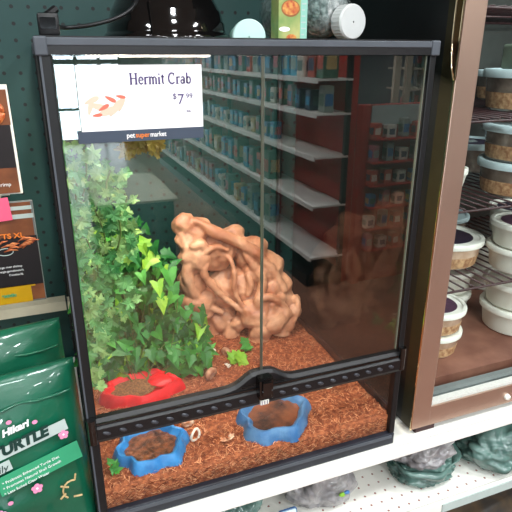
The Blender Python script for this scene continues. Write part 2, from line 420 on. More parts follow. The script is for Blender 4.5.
# front doors
for i, (x0, x1) in enumerate(((.0135, .2243), (.2262, W-.0105))):
    k = MB(); k.poly([(x0, 0, .172), (x1, 0, .172), (x1, 0, H-.0175), (x0, 0, H-.0175)], 'glass_front')
    d = k.build('door', tank)
    k = MB(); e = x1 if i == 0 else x0
    k.box((e-.0004, -.0018, .172), (e+.0004, .0018, H-.0175), 'seam'); k.build('glass_edge', d)
    if i == 1:
        k = MB(); k.box((W-.0140, -.0012, .172), (W-.0125, .0018, H-.0175), 'seam'); k.build('edge_trim', d)
# vent bar
k = MB(); n = 60
xs = [.001+(W-.002)*i/n for i in range(n+1)]
def top(x):
    d = abs(x-.2253); b = .167 + .0015*math.cos((x-.225)*7)
    return b + .017*math.exp(-(max(0, d-.010)/.020)**2)
vs = []; fs = []
for x in xs:
    for (y, z) in ((-.007, .1365), (-.010, .142), (-.010, .157), (-.006, .160), (-.006, top(x)-.004), (-.002, top(x)), (.006, top(x)), (.006, .1365)): vs.append((x, y, z))
for i in range(n):
    for j in range(8): fs.append((i*8+j, (i+1)*8+j, (i+1)*8+(j+1) % 8, i*8+(j+1) % 8))
fs.append(tuple(range(7, -1, -1))); fs.append(tuple(n*8+j for j in range(8)))
k.add(vs, fs, 'black_plastic'); vb = k.build('vent_bar', tank)
for i in range(22):
    x = .022+i*.0192
    if abs(x-.2253) < .013: continue
    k = MB(); rr = Matrix.Rotation(.5, 3, 'Y'); k.blob((0, 0, 0), (.0052, .0014, .0026), 'knob', amp=0, sub=2)
    s = k.build('vent_slot', vb, True, (x, -.0102, .1495)); s.rotation_euler = (0, .45, 0)
k = MB(); k.box((.010, -.0082, .1615), (W-.012, -.0062, .1635), 'gloss_black'); k.build('ridge', vb)
# latch
k = MB(); k.box((.2150, -.020, .150), (.2356, -.004, .183), 'gloss_black', ch=.003)
k.box((.2185, -.0235, .157), (.2321, -.019, .180), 'gloss_black', ch=.0018)
k.tube([(.2185, -.022, .166), (.2321, -.022, .166)], .0012, 'rim_grey')
la = k.build('latch', tank)
k = MB(); k.box((.2190, -.0145, .1395), (.2312, -.0108, .1470), 'lid_white', ch=.0008); k.build('catch_tag', la)
k = MB()
for x in (.2207, .2244, .2281): k.box((x, -.0150, .1405), (x+.0008, -.0144, .146), 'ink')
k.build('tag_print', la)
for s in (-1, 1):
    k = MB(); k.tube([(.2253+s*.012, -.011, .172), (.2253+s*.030, -.0085, .168)], .0014, 'gloss_black'); k.build('latch_arm', la)
k = MB(); k.tube([(.006, -.008, .138), (.006, -.008, .172)], .0058, 'gloss_black', 12); k.build('door_hinge', tank, 'auto')
k = MB(); k.tube([(W-.005, -.007, .140), (W-.005, -.007, .176)], .005, 'gloss_black', 12); k.build('door_hinge', tank, 'auto')

# price card taped to the left door
c = thing('price_card', 'white Hermit Crab price card with slate footer on the tank door', 'price sign', (.0320, -.0035, .493))
k = MB(); k.box((0, -.0006, .0105), (.1235, .0006, .0725), 'card'); k.build('card_sheet', c)
k = MB(); k.box((-.004, -.0008, -.001), (.1235, .0006, .0105), 'card_strip'); k.build('footer_strip', c)
# serif lettering drawn as strokes
def serif_text(txt, x, z, h, parent, m):
    k = MB(); w = h*.07
    def st(a, b, ww=w): 
        a = Vector((a[0], 0, a[1])); b = Vector((b[0], 0, b[1])); d = (b-a).normalized(); p = Vector((-d.z, 0, d.x))*ww
        k.poly([a-p, b-p, b+p, a+p], m)
    def arc(cx, cz, rx, rz, a0, a1, n=10, ww=w):
        pt = [(cx+rx*math.cos(a0+(a1-a0)*i/n), cz+rz*math.sin(a0+(a1-a0)*i/n)) for i in range(n+1)]
        for i in range(n): st(pt[i], pt[i+1], ww)
    xh = h*.66
    for ch in txt:
        if ch == 'H':
            for q in (.12, .62):
                st((x+q*h, z), (x+q*h, z+h), w*1.3)
                for zz in (0, h): st((x+(q-.13)*h, z+zz), (x+(q+.13)*h, z+zz), w*.6)
            st((x+.12*h, z+.52*h), (x+.62*h, z+.52*h), w*.7); x += .84*h
        elif ch == 'e':
            arc(x+.25*h, z+xh/2, .2*h, xh/2, .1, 5.6); st((x+.06*h, z+xh*.55), (x+.44*h, z+xh*.55), w*.6); x += .54*h
        elif ch == 'r':
            st((x+.12*h, z), (x+.12*h, z+xh), w*1.3); st((x, z), (x+.26*h, z), w*.6); arc(x+.3*h, z+xh*.72, .17*h, xh*.24, 2.8, .8, 6); x += .46*h
        elif ch == 'm':
            for q in (.12, .42, .72): st((x+q*h, z), (x+q*h, z+xh*.8), w*1.2); st((x+(q-.1)*h, z), (x+(q+.1)*h, z), w*.6)
            arc(x+.27*h, z+xh*.75, .15*h, xh*.24, PI, 0, 6); arc(x+.57*h, z+xh*.75, .15*h, xh*.24, PI, 0, 6); st((x, z+xh), (x+.12*h, z+xh)); x += .9*h
        elif ch == 'i':
            st((x+.12*h, z), (x+.12*h, z+xh), w*1.3); st((x, z), (x+.24*h, z), w*.6); st((x+.12*h, z+h*.84), (x+.12*h, z+h*.96), w*1.4); x += .32*h
        elif ch == 't':
            st((x+.15*h, z+.1*h), (x+.15*h, z+h*.86), w*1.2); st((x, z+xh), (x+.32*h, z+xh), w*.8); arc(x+.25*h, z+.12*h, .1*h, .1*h, PI, 5.2, 5); x += .40*h
        elif ch == ' ': x += .28*h
        elif ch == 'C':
            arc(x+.4*h, z+h/2, .33*h, h/2, .9, 5.5, 16, w*1.2); st((x+.62*h, z+h*.72), (x+.62*h, z+h*1.0), w*.7); x += .80*h
        elif ch == 'a':
            st((x+.38*h, z), (x+.38*h, z+xh*.8), w*1.2); arc(x+.24*h, z+xh*.75, .14*h, xh*.22, 0, 2.8, 6); arc(x+.2*h, z+xh*.27, .16*h, xh*.27, 0, 6.28, 10); x += .56*h
        elif ch == 'b':
            st((x+.1*h, z), (x+.1*h, z+h), w*1.2); st((x, z+h), (x+.1*h, z+h), w*.6); arc(x+.28*h, z+xh*.48, .18*h, xh*.48, 0, 6.28, 12); x += .56*h
    o = k.build('lettering', parent, False, (0, -.0010, 0)); return x
serif_text('Hermit Crab', .0500, .0545, .0102, c, 'ink')
lettering('$', .008, 'ink', 'lettering', c, (.0925, -.0010, .0395))
lettering('7', .0150, 'ink', 'lettering', c, (.0975, -.0010, .0340))
lettering('99', .0075, 'ink', 'lettering', c, (.1060, -.0010, .0395))
lettering('ea.', .0052, 'ink', 'lettering', c, (.1060, -.0010, .0260))
k = MB(); k.box((.066, -.0009, .0225), (.094, -.0007, .0229), 'peach_ink'); k.build('rule_line', c)
lettering('pet', .0070, 'white_ink', 'lettering', c, (.0430, -.0012, .0028), width=.0082, bold=.0001)
lettering('super', .0070, 'orange_ink', 'lettering', c, (.0520, -.0012, .0028), width=.0142, bold=.0001)
lettering('market', .0070, 'white_ink', 'lettering', c, (.0670, -.0012, .0028), width=.0165, bold=.0001)
k = MB()   # faint printed picture of the crab
for (x, z, a, l, m) in ((.012, .040, .4, .016, 'peach_ink'), (.018, .034, -.3, .020, 'peach_ink'), (.026, .029, .3, .022, 'peach_ink'), (.034, .032, .9, .020, 'peach_ink'), (.040, .036, 1.2, .016, 'peach_ink'),
                        (.023, .033, .5, .012, 'red_ink'), (.030, .041, -.5, .012, 'red_ink'), (.016, .026, .1, .010, 'red_ink'), (.040, .043, -.2, .010, 'red_ink'), (.010, .033, 1.3, .014, 'peach_ink')):
    pts = []
    for i in range(12):
        t = 2*PI*i/12; px, pz = l/2*math.cos(t), l*.16*math.sin(t)*(1+.4*math.cos(t))
        pts.append((x+px*math.cos(a)-pz*math.sin(a), -.0008-.00002*len(k.f), z+px*math.sin(a)+pz*math.cos(a)))
    k.poly(pts[::-1], m)
k.build('crab_picture', c)

# ------------------------------------------------------------------ inside the terrarium
SZ = .050
def gz(x, y): return SZ+.006*noise.noise(Vector((x*9, y*9, 3)))+.003*noise.noise(Vector((x*40, y*40, 1)))+.006*max(0, (y-.3)/.15)
k = MB(); nx, ny = 90, 90; x0, x1, y0, y1 = .0055, W-.0055, .0055, D-.0065
vs = [(x0+(x1-x0)*i/nx, y0+(y1-y0)*j/ny, gz(x0+(x1-x0)*i/nx, y0+(y1-y0)*j/ny)+random.uniform(-.0008, .0008)) for j in range(ny+1) for i in range(nx+1)]
fs = [(j*(nx+1)+i, j*(nx+1)+i+1, (j+1)*(nx+1)+i+1, (j+1)*(nx+1)+i) for j in range(ny) for i in range(nx)]
bot = len(vs); rim = [i for i in range(nx+1)]+[j*(nx+1)+nx for j in range(1, ny+1)]+[ny*(nx+1)+i for i in range(nx-1, -1, -1)]+[j*(nx+1) for j in range(ny-1, 0, -1)]
for r in rim: vs.append((vs[r][0], vs[r][1], .0075))
m_ = len(rim)
for q in range(m_): fs.append((rim[q], bot+q, bot+(q+1) % m_, rim[(q+1) % m_]))
fs.append(tuple(bot+q for q in range(m_-1, -1, -1)))
k.add(vs, fs, 'coir')
for i in range(7200):
    if i < 6200:
        x = random.uniform(x0+.004, x1-.004); y = y0+.003+(y1-y0-.006)*random.random()**1.3; z = gz(x, y)+.0012
        a = random.uniform(0, PI); l = random.uniform(.003, .012); dz = random.uniform(-.001, .003)
        d = Vector((math.cos(a)*l/2, math.sin(a)*l/2, 0)); p = Vector((-math.sin(a), math.cos(a), 0))*.00035
        cc = Vector((x, y, z)); mid = cc+p*random.uniform(-6, 6)+Vector((0, 0, abs(dz)))
        m = 'fibre_l' if random.random() < .45 else 'fibre_d'
        k.add([cc-d-p, cc-d+p, mid+p, mid-p, cc+d+p, cc+d-p], [(0, 1, 2, 3), (3, 2, 4, 5)], m)
    else:
        x = random.uniform(x0+.004, x1-.004); z = random.uniform(.022, SZ-.004); a = random.uniform(-1, 1); l = random.uniform(.003, .009)
        d = Vector((math.cos(a)*l/2, 0, math.sin(a)*l/2)); p = Vector((-math.sin(a), 0, math.cos(a)))*.00035; cc = Vector((x, y0-.0004, z))
        k.add([cc-d-p, cc-d+p, cc+d+p, cc+d-p], [(0, 1, 2, 3)], 'fibre_l' if random.random() < .4 else 'fibre_d')
tag(k.build('coconut_substrate', None, True), 'reddish brown shredded coconut fibre covering the tank floor', 'substrate', kind='stuff')

# driftwood
BL=[(0.217,0.360,0.283,0.0202),(0.241,0.360,0.272,0.0223),(0.216,0.355,0.253,0.0185),(0.233,0.350,0.223,0.0299),(0.226,0.360,0.170,0.0270),(0.238,0.365,0.120,0.0370),(0.257,0.375,0.080,0.0303),(0.284,0.360,0.077,0.0262),(0.275,0.360,0.224,0.0344),(0.312,0.382,0.232,0.0270),(0.346,0.360,0.211,0.0334),(0.368,0.350,0.173,0.0397),(0.334,0.355,0.144,0.0399),(0.290,0.375,0.138,0.0420),(0.382,0.340,0.135,0.0361),(0.404,0.330,0.110,0.0242),(0.342,0.320,0.099,0.0335),(0.374,0.310,0.085,0.0298),(0.344,0.300,0.069,0.0196),(0.309,0.330,0.078,0.0158),(0.425,0.315,0.117,0.0100),(0.419,0.310,0.094,0.0141),(0.402,0.305,0.073,0.0160),(0.352,0.310,0.128,0.0117),(0.369,0.305,0.116,0.0117),(0.388,0.310,0.128,0.0098),(0.395,0.300,0.099,0.0118)]
TB=[
(0.0052,[(0.285,0.335,0.227),(0.295,0.325,0.210),(0.299,0.320,0.185),(0.297,0.320,0.158),(0.305,0.315,0.134),(0.319,0.310,0.116)]),
(0.0114,[(0.230,0.350,0.292),(0.243,0.345,0.288),(0.268,0.335,0.269),(0.305,0.330,0.250),(0.343,0.325,0.223),(0.379,0.320,0.179),(0.399,0.310,0.141)]),
(0.0114,[(0.207,0.350,0.271),(0.217,0.340,0.229),(0.213,0.340,0.190),(0.234,0.345,0.137),(0.280,0.340,0.101)]),
(0.0082,[(0.250,0.330,0.214),(0.242,0.330,0.195),(0.258,0.330,0.166),(0.288,0.325,0.132),(0.317,0.310,0.108)]),
(0.0098,[(0.321,0.330,0.228),(0.335,0.325,0.204),(0.354,0.315,0.168),(0.340,0.305,0.132),(0.348,0.300,0.094)]),
(0.0065,[(0.235,0.335,0.226),(0.249,0.330,0.238),(0.270,0.330,0.243),(0.291,0.330,0.232)]),
(0.0082,[(0.220,0.335,0.248),(0.241,0.333,0.252),(0.248,0.333,0.237)]),
(0.0065,[(0.336,0.300,0.135),(0.361,0.300,0.139),(0.390,0.300,0.117),(0.408,0.300,0.088),(0.413,0.300,0.073)]),
(0.0065,[(0.423,0.310,0.129),(0.426,0.305,0.110),(0.419,0.300,0.088),(0.398,0.300,0.066),(0.359,0.295,0.066)]),
(0.0082,[(0.310,0.320,0.113),(0.329,0.305,0.095),(0.346,0.295,0.075)]),
(0.0065,[(0.325,0.325,0.185),(0.331,0.320,0.159),(0.324,0.318,0.138)]),
]
def smooth_path(p, n=6):
    p = [Vector(q) for q in p]; out = []
    for i in range(len(p)-1):
        a = p[max(i-1, 0)]; b = p[i]; c_ = p[i+1]; d = p[min(i+2, len(p)-1)]
        for s in range(n):
            t = s/n; out.append(.5*((2*b)+(-a+c_)*t+(2*a-5*b+4*c_-d)*t*t+(-a+3*b-3*c_+d)*t**3))
    out.append(p[-1]); return out
k = MB()
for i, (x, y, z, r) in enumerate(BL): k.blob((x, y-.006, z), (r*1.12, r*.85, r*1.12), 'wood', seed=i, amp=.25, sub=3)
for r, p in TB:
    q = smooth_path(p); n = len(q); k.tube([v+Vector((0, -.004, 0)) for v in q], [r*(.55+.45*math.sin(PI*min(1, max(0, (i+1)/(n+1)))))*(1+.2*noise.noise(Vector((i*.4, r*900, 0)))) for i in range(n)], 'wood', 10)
# feet reaching down to the fibre and further fine cords
for (a, b, r) in (((.262, .37, .09), (.258, .368, .046), .028), ((.345, .31, .08), (.342, .300, .045), .020), ((.395, .31, .08), (.392, .305, .047), .018), ((.300, .34, .08), (.298, .335, .047), .018)):
    k.tube([a, b], [r*.9, r*1.1], 'wood', 14)
for i in range(7):
    x, y, z, r = random.choice(BL[:20]); a = random.uniform(0, 2*PI); pp = []
    for s in range(7):
        t = (s-3)*.010; px = x+t*math.cos(a); pz = z+t*math.sin(a)+.004*math.sin(s*1.7+i)
        pp.append((px, y-r*.8*math.sqrt(max(.1, 1-((px-x)**2+(pz-z)**2)/(r*r*1.4)))+.004, pz))
    k.tube(smooth_path(pp, 3), .0032, 'wood', 7)
dw = k.build('driftwood', None, True)
md = dw.modifiers.new('merge', 'REMESH'); md.mode = 'VOXEL'; md.voxel_size = .0022; md.use_smooth_shade = True
sm = dw.modifiers.new('soften', 'SMOOTH'); sm.iterations = 3; sm.factor = .5
tx = bpy.data.textures.new('grain', 'CLOUDS'); tx.noise_scale = .034; tx.noise_depth = 2
dp = dw.modifiers.new('gnarl', 'DISPLACE'); dp.texture = tx; dp.strength = .008; dp.mid_level = .5; dp.texture_coords = 'LOCAL'
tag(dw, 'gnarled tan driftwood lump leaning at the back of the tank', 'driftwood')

# ivy bush
def rot_to(n, up_ang):
    n = n.normalized(); q = n.to_track_quat('Z', 'Y').to_matrix(); return q @ Matrix.Rotation(up_ang, 3, 'Z')
IV = [(0, 0), (.20, -.16), (.46, -.10), (.40, .16), (.62, .34), (.34, .44), (.24, .66), (0, 1.05), (-.24, .66), (-.34, .44), (-.62, .34), (-.40, .16), (-.46, -.10), (-.20, -.16)]
IV2 = [(0, 0), (.24, -.20), (.52, -.16), (.40, .14), (.34, .40), (.17, .72), (0, 1.15), (-.17, .72), (-.34, .40), (-.40, .14), (-.52, -.16), (-.24, -.20)]
def leaf(k, c, R, s, m, shape, fold=.22, droop=.2):
    vs = [Vector((x, y, abs(x)*fold-droop*y*y))*s for x, y in shape]; n = len(shape)
    vs = [c+R @ v for v in vs]; mid = c+R @ (Vector((0, .35, -droop*.12))*s)
    k.add(vs+[mid], [(i, (i+1) % n, n) for i in range(n)], m)
ivy = thing('ivy_plant', 'bushy artificial ivy with pointed green leaves beside the driftwood', 'plant', (.11, .24, .052))
k = MB(); st = MB(); base = Vector((.11, .24, .052))
def sil(x, z):   # allowed silhouette: peak near x=.10 at the back left
    return z < .335-.95*abs(x-.095)-.0*(x > .1)
cnt = 0
while cnt < 860:
    y = random.uniform(.245, .42); x = random.uniform(.012, .228); z = random.uniform(.058, .335)
    lim = .305-max(0, x-.125)*1.25-max(0, .08-x)*.7-max(0, .30-y)*1.0
    if cnt >= 215 and z > lim: continue
    if y < .27 and z < .066 and x < .15: continue
    if cnt < 110: y = random.uniform(.215, .27); x = random.uniform(.150, .218); z = random.uniform(.055, .105)
    elif cnt < 215: y = random.uniform(.235, .28); x = random.uniform(.012, .14); z = random.uniform(.072, .12)
    if cnt < 300 and z > .16: continue
    if x > .185 and z > .15: continue
    if x > .195 and y > .33: continue
    R = rot_to(Vector((random.uniform(-.7, .7), -1+random.uniform(-.3, .4), random.uniform(-.1, 1.2))), random.gauss(PI, .8) if random.random() < .75 else random.uniform(0, 6.28))
    q = random.random(); m = 'ivy_d' if q < .48 else ('ivy_m' if q < .93 else 'ivy_l')
    if z > lim-.03 and random.random() < .35: m = 'ivy_l'
    c_ = Vector((x, y, z))-base
    leaf(k, c_, R, random.uniform(.016, .026), m, IV if random.random() < .3 else IV2)
    if cnt % 16 == 0:
        e = Vector((base.x+random.uniform(-.03, .03), base.y+random.uniform(-.03, .03), .05))-base
        st.tube(smooth_path([e, e.lerp(c_, .5)+Vector((random.uniform(-.02, .02), 0, .02)), c_], 4), .0009, 'stem', 5)
    cnt += 1
for (x, y, z, s) in ((.118, .31, .300, .028), (.165, .27, .232, .030), (.142, .28, .255, .026), (.10, .32, .315, .026), (.215, .26, .105, .026), (.19, .27, .150, .026), (.215, .25, .082, .026), (.05, .24, .115, .024), (.085, .24, .12, .024), (.19, .24, .095, .024)):
    R = rot_to(Vector((random.uniform(-.4, .4), -1, random.uniform(.1, .8))), random.gauss(PI, .8)); leaf(k, Vector((x, y, z))-base, R, s, 'ivy_l' if random.random() < .5 else 'ivy_m', IV2)
k.build('foliage', ivy); st.build('stem', ivy)

# lacy hanging plant in the front left corner
lp = thing('fern_plant', 'pale lacy artificial fern hanging down the left front corner', 'plant', (.018, .08, .49))
k = MB(); st = MB(); base = Vector((.018, .08, .49))
lobe = []
for i in range(57):
    t = -2.55+5.1*i/56; r = .52+.36*abs(math.cos(t*2.45))+.20*abs(math.sin(t*8.5)); lobe.append((r*math.sin(t)*.8, r*math.cos(t)+.30))
lobe = lobe[::-1]+[]
def lace(c, R, s, m):
    vs = [c+R @ (Vector((x, y, .35*(x*x)-.15*y*y+.06*math.sin(9*x+5*y)))*s) for x, y in lobe]; n = len(vs); mid = c+R @ Vector((0, .3*s, 0))
    k.add(vs+[mid, c], [(i, i+1, n) for i in range(n-1)]+[(n-1, n+1, n), (n+1, 0, n)], m)
for v_ in range(5):
    vx = .016+.0155*v_; vy = .035+.03*(v_ % 3)+.01*v_; zt = .485-.012*v_; zb = (.19, .20, .235, .27, .33)[v_]
    pts = [Vector((vx+.007*math.sin(i*.9+v_), vy+.006*math.cos(i*1.3), zt+(zb-zt)*i/14)) for i in range(15)]
    st.tube([p-base for p in pts], .0012, 'stem', 5)
    nn = int((zt-zb)/.0042)
    for i in range(nn):
        t = i/nn; p = pts[min(14, int(t*14))].copy(); p.z = zt+(zb-zt)*t
        p += Vector((random.uniform(-.012, .014), random.uniform(-.014, .008), 0)); p.x = max(.014, p.x)
        R = rot_to(Vector((random.uniform(-.7, .7), -1, random.uniform(-.1, .9))), random.gauss(PI, 1.1))
        q = random.random(); lace(p-base, R, random.uniform(.0075, .0115), 'lace_g' if q < .6 else 'lace_l')
for i in range(16):
    p = Vector((.075+i*.0028, .06+random.uniform(-.01, .01), .485-.004*abs(i-8)*.3+random.uniform(-.006, .006)))
    lace(p-base, rot_to(Vector((random.uniform(-.6, .6), -1, random.uniform(-.2, .6))), random.gauss(-PI/2, .7)), .012, 'lace_y')
st.tube([Vector((.02, .07, .49))-base, Vector((.06, .06, .492))-base, Vector((.118, .06, .478))-base], .001, 'stem', 5)
k.build('foliage', lp); st.build('stem', lp)

# dishes
def dish(name, label, x, y, z, rx, ry, m, fill, h, lobes, seed, rz=0, inner=.72, group=None):
    t = thing(name, label, 'dish', (x, y, z), rz, group); k = MB(); n = 72; vs = []; fs = []
    prof = [(1.12, 0), (1.10, .35), (1.03, .8), (.96, 1.0), (.88, .97), (.80, .75), (inner, .35), (inner*.9, .25), (.02, .22)]
    for (r, zz) in prof:
        for i in range(n):
            a = 2*PI*i/n
            w = 1+.07*math.cos(lobes*a+seed)+.04*math.cos((lobes*2-1)*a+seed*2)+.035*noise.noise(Vector((math.cos(a)*3, math.sin(a)*3, seed+zz*2)))
            w = 1+(w-1)*(1 if r > .5 else r)
            hz = h*zz*(1+.12*noise.noise(Vector((math.cos(a)*2.5, math.sin(a)*2.5, seed+5)))*(zz > .3))
            vs.append((rx*r*w*math.cos(a), ry*r*w*math.sin(a), hz))
    for j in range(len(prof)-1):
        for i in range(n): fs.append((j*n+i, j*n+(i+1) % n, (j+1)*n+(i+1) % n, (j+1)*n+i))
    fs.append(tuple(len(prof)*n-n+i for i in range(n))); fs.append(tuple(range(n-1, -1, -1)))
    k.add(vs, fs, m); k.build('bowl', t, 'auto')
    if fill:
        k = MB(); vs = [(0, 0, h*.62)]; fs = []
        for j in range(1, 9):
            for i in range(48):
                a = 2*PI*i/48; r = j/8*.80; vs.append((rx*r*math.cos(a), ry*r*math.sin(a), h*(.60+.10*noise.noise(Vector((math.cos(a)*r*5, math.sin(a)*r*5, seed))))))
        for i in range(48): fs.append((0, 1+i, 1+(i+1) % 48))
        for j in range(7):
            for i in range(48): fs.append((1+j*48+i, 1+(j+1)*48+i, 1+(j+1)*48+(i+1) % 48, 1+j*48+(i+1) % 48))
        k.add(vs, fs, fill); k.build('filling', t, True)
    return t
dish('food_dish', 'bright red rock-shaped food dish filled with brown pellets', .094, .203, .049, .060, .036, 'red', None, .020, 5, 1.2)
k = MB(); k.blob((.134, .212, .060), (.026, .020, .008), 'red', amp=.2, sub=3); tt = k.build('side_ledge', None, True); tt.parent = bpy.data.objects['food_dish']; tt.location = (-.094, -.203, -.049)
k = MB(); vs = [(0, 0, 0)]; fs = []
for j in range(1, 7):
    for i in range(40):
        a = 2*PI*i/40; r = j/6; vs.append((.037*r*math.cos(a), .027*r*math.sin(a), .002*noise.noise(Vector((r*9, a*3, 0)))-.001*r))
for i in range(40): fs.append((0, 1+i, 1+(i+1) % 40))
for j in range(5):
    for i in range(40): fs.append((1+j*40+i, 1+(j+1)*40+i, 1+(j+1)*40+(i+1) % 40, 1+j*40+(i+1) % 40))
k.add(vs, fs, 'pellet'); tag(k.build('food_pellets', None, True, (.082, .202, .063)), 'brown food pellets lying in the red dish', 'food', kind='stuff')
dish('water_dish', 'blue rock-shaped water dish with damp fibre near the left front corner', .0825, .058, .047, .047, .041, 'blue', 'wetcoir', .021, 6, .4, .2)
dish('water_dish', 'greyish blue water dish behind the glass below the door latch', .2720, .060, .047, .056, .046, 'blue_grey', 'wetdark', .021, 5, 2.1, .5)

# shells
def shell(name, label, x, y, s, m, kind='spiral', rz=0):
    k = MB(); z = gz(x, y); s *= 1.25
    if kind == 'spiral':
        pts = []; rs = []
        for i in range(26):
            t = i/25; a = t*4.2*PI; r = s*(1-t)*.62; pts.append((r*math.cos(a), -s*.1+t*s*.9*.3, s*.45+r*math.sin(a)*.8+t*s*.05)); rs.append(s*(.42*(1-t)+.04))
        k.tube(pts, rs, m, 10); k.blob((s*.35, 0, s*.3), (s*.45, s*.4, s*.35), m, seed=s*900, amp=.3, sub=2)
    elif kind == 'ring':
        k.tube([(s*math.cos(a)*.85, .001*math.sin(2*a), s+s*math.sin(a)) for a in [2*PI*i/20 for i in range(20)]], s*.2, m, 8, closed=True)
    else:
        vs = []; fs = []; n = 12
        for j in range(7):
            for i in range(n+1):
                a = PI*(i/n-.5)*1.5; r = s*j/6*(1+.10*math.cos(i*PI)); vs.append((r*math.sin(a), -r*math.cos(a)*.6, s*.5*math.sin(j/6*1.9)*(1+.1*math.cos(i*PI))))
        for j in range(6):
            for i in range(n): fs.append((j*(n+1)+i, j*(n+1)+i+1, (j+1)*(n+1)+i+1, (j+1)*(n+1)+i))
        k.add(vs, fs, m); k.blob((-s*.4, s*.15, s*.2), (s*.35, s*.3, s*.22), m, amp=.5, sub=2, seed=3); k.blob((s*.5, 0, s*.4), (s*.3, s*.15, s*.25), m, amp=.5, sub=2, seed=5)
    o = k.build(name, None, True, (x, y, z-.001)); o.rotation_euler = (0, 0, rz); return tag(o, label, 'shell')
shell('seashell', 'orange and white spiral shell between the blue and greyish blue dishes', .143, .092, .0085, 'shell_o')
shell('seashell', 'white spiral shell just under the vent bar, behind the ring shell', .166, .104, .0075, 'shell_w', rz=1)
shell('shell_ring', 'pale ring-shaped shell standing open beside the blue dish', .147, .060, .0075, 'shell_w', 'ring', .5)
shell('seashell', 'broken pale orange shell on the fibre between the two water dishes', .189, .040, .0095, 'shell_o', 'scallop', .3)
shell('seashell', 'tiny pale shell at the upper left edge of the blue dish', .033, .103, .006, 'shell_o', 'scallop', 1)
shell('seashell', 'small white shell on the fibre in front of the driftwood', .241, .285, .0062, 'shell_w')
shell('seashell', 'brown and white shell near the ivy above the vent bar', .212, .203, .012, 'shell_b', rz=.7)
shell('seashell', 'brown spiral shell at the foot of the driftwood', .262, .262, .010, 'shell_b', 'spiral', 2)
shell('seashell', 'small flat white shell right of the greyish blue dish', .392, .105, .0065, 'shell_w', 'scallop', .2)
shell('seashell', 'tiny white shell chip left of the door latch', .252, .225, .006, 'shell_w', 'scallop', 2)
def fallen(label, x, y, s, m, n, seed):
    random.seed(seed); t = MB()
    for i in range(n):
        R = rot_to(Vector((random.uniform(-.5, .5), -.6, 1)), random.uniform(0, 6.28)); leaf(t, Vector((random.uniform(-.006, .006), random.uniform(-.005, .005), .004+.003*i)), R, s, m, IV)
    o = t.build('fallen_leaf', None, False, (x, y, gz(x, y))); return tag(o, label, 'leaf')
fallen('small bright green leaf sprig lying by the left front corner', .026, .030, .0105, 'ivy_m', 4, 1)
fallen('green leaf sprig on the fibre just left of the door latch', .272, .232, .026, 'ivy_l', 5, 2)
fallen('small green leaf sprig on the fibre under the driftwood', .305, .262, .018, 'ivy_m', 4, 4)
random.seed(21)

# ------------------------------------------------------------------ things on top of the tank
TZ = H+.0002
lamp = thing('dome_lamp', 'glossy black dome lamp standing on the tank lid', 'lamp', (.168, .20, TZ-.0012))
k = MB(); k.lathe([(.082, 0), (.0835, .003), (.0815, .008), (.079, .010), (.0780, .012), (.077, .022), (.075, .024), (.072, .036), (.0705, .038), (.064, .050), (.0625, .052), (.054, .064), (.045, .074), (.034, .088), (.020, .097), (.018, .118), (.001, .120)], 'gloss_black', n=64)
k.build('lamp_shade', lamp, True)
k = MB(); k.lathe([(.001, .094), (.02, .094), (.046, .066), (.052, .05), (.059, .036), (.065, .024), (.069, .011), (.072, .002)], 'white_metal', n=48); k.build('reflector', lamp, True)
k = MB(); k.blob((0, 0, .045), (.022, .022, .028), emit_mat('bulb_glow', (1, .8, .55, 1), 6), amp=0, sub=3); k.build('bulb', lamp, True)
k = MB(); k.tube(smooth_path([(.020, .03, .605), (.030, .10, .602), (.060, .10, .605), (.092, .10, .614), (.112, .11, .628), (.125, .14, .650)]), .0022, 'black_plastic', 8)
tag(k.build('lamp_cord', None, True), 'thin black lamp cord rising across the pegboard', 'cord')
k = MB(); k.box((.0045, .0145, TZ), (.0235, .031, TZ+.020), 'black_plastic', ch=.002); k.box((.0065, .0125, TZ+.006), (.0205, .0145, TZ+.016), 'gloss_black'); k.tube([(.014, .022, TZ+.018), (.022, .03, TZ+.024)], .004, 'black_plastic')
tag(k.build('cable_clip', None, 'auto'), 'small black clip on the left front corner of the lid', 'clip')

# white lying cap/jar
t = thing('plastic_jar', 'pale mint jar lying on its side on the lid behind the carton', 'jar', (.249, .13, TZ+.0155))
ry = Matrix.Rotation(-PI/2, 3, 'X') @ Matrix.Rotation(0, 3, 'Z')
k = MB(); k.lathe([(.001, -.028), (.019, -.028), (.0205, -.026), (.0205, -.010), (.019, -.008), (.019, -.004)], 'cap_mint', rot=Matrix.Rotation(PI/2, 3, 'X') @ Matrix.Scale(-1, 3), n=40)
jr = k.build('lid', t, 'auto')
k = MB(); k.lathe([(.017, .002), (.0185, .006), (.0185, .050), (.001, .050)], 'can_side', rot=Matrix.Rotation(-PI/2, 3, 'X'), n=40); k.build('jar_body', t, 'auto')
t.location = (.2535, .125, TZ+.0035); t.rotation_euler = (0, 0, -.25)

# food carton
t = thing('food_carton', 'green and yellow printed food carton standing on the lid', 'carton', (.2995, .10, TZ), .0); t.scale = (.86, .86, 1)
k = MB(); k.box((-.0215, -.014, 0), (.013, .014, .085), 'can_body', ch=.001); k.build('front_panel', t)
k = MB(); k.box((.0131, -.013, 0), (.0245, .013, .085), 'can_side', ch=.001); k.build('side_panel', t)
def ellipse(cx, cz, rx, rz, y, m, k, a0=0):
    k.poly([(cx+rx*math.cos(2*PI*i/24), y, cz+rz*math.sin(2*PI*i/24)) for i in range(24)], m)
k = MB(); ellipse(-.003, .036, .0145, .0095, -.0143, 'can_plate', k); ellipse(-.003, .0365, .0128, .008, -.0144, 'can_orange', k); ellipse(-.001, .003, .008, .004, -.0143, 'can_orange', k); ellipse(-.012, .0125, .0085, .0028, -.0143, 'card', k); k.build('fruit_picture', t)
k = MB()
for i in range(9): k.box((.0150, -.0132, .006+i*.007), (.0150+random.uniform(.004, .008), -.0131, .0075+i*.007), 'silver_print')
k.build('small_print', t)

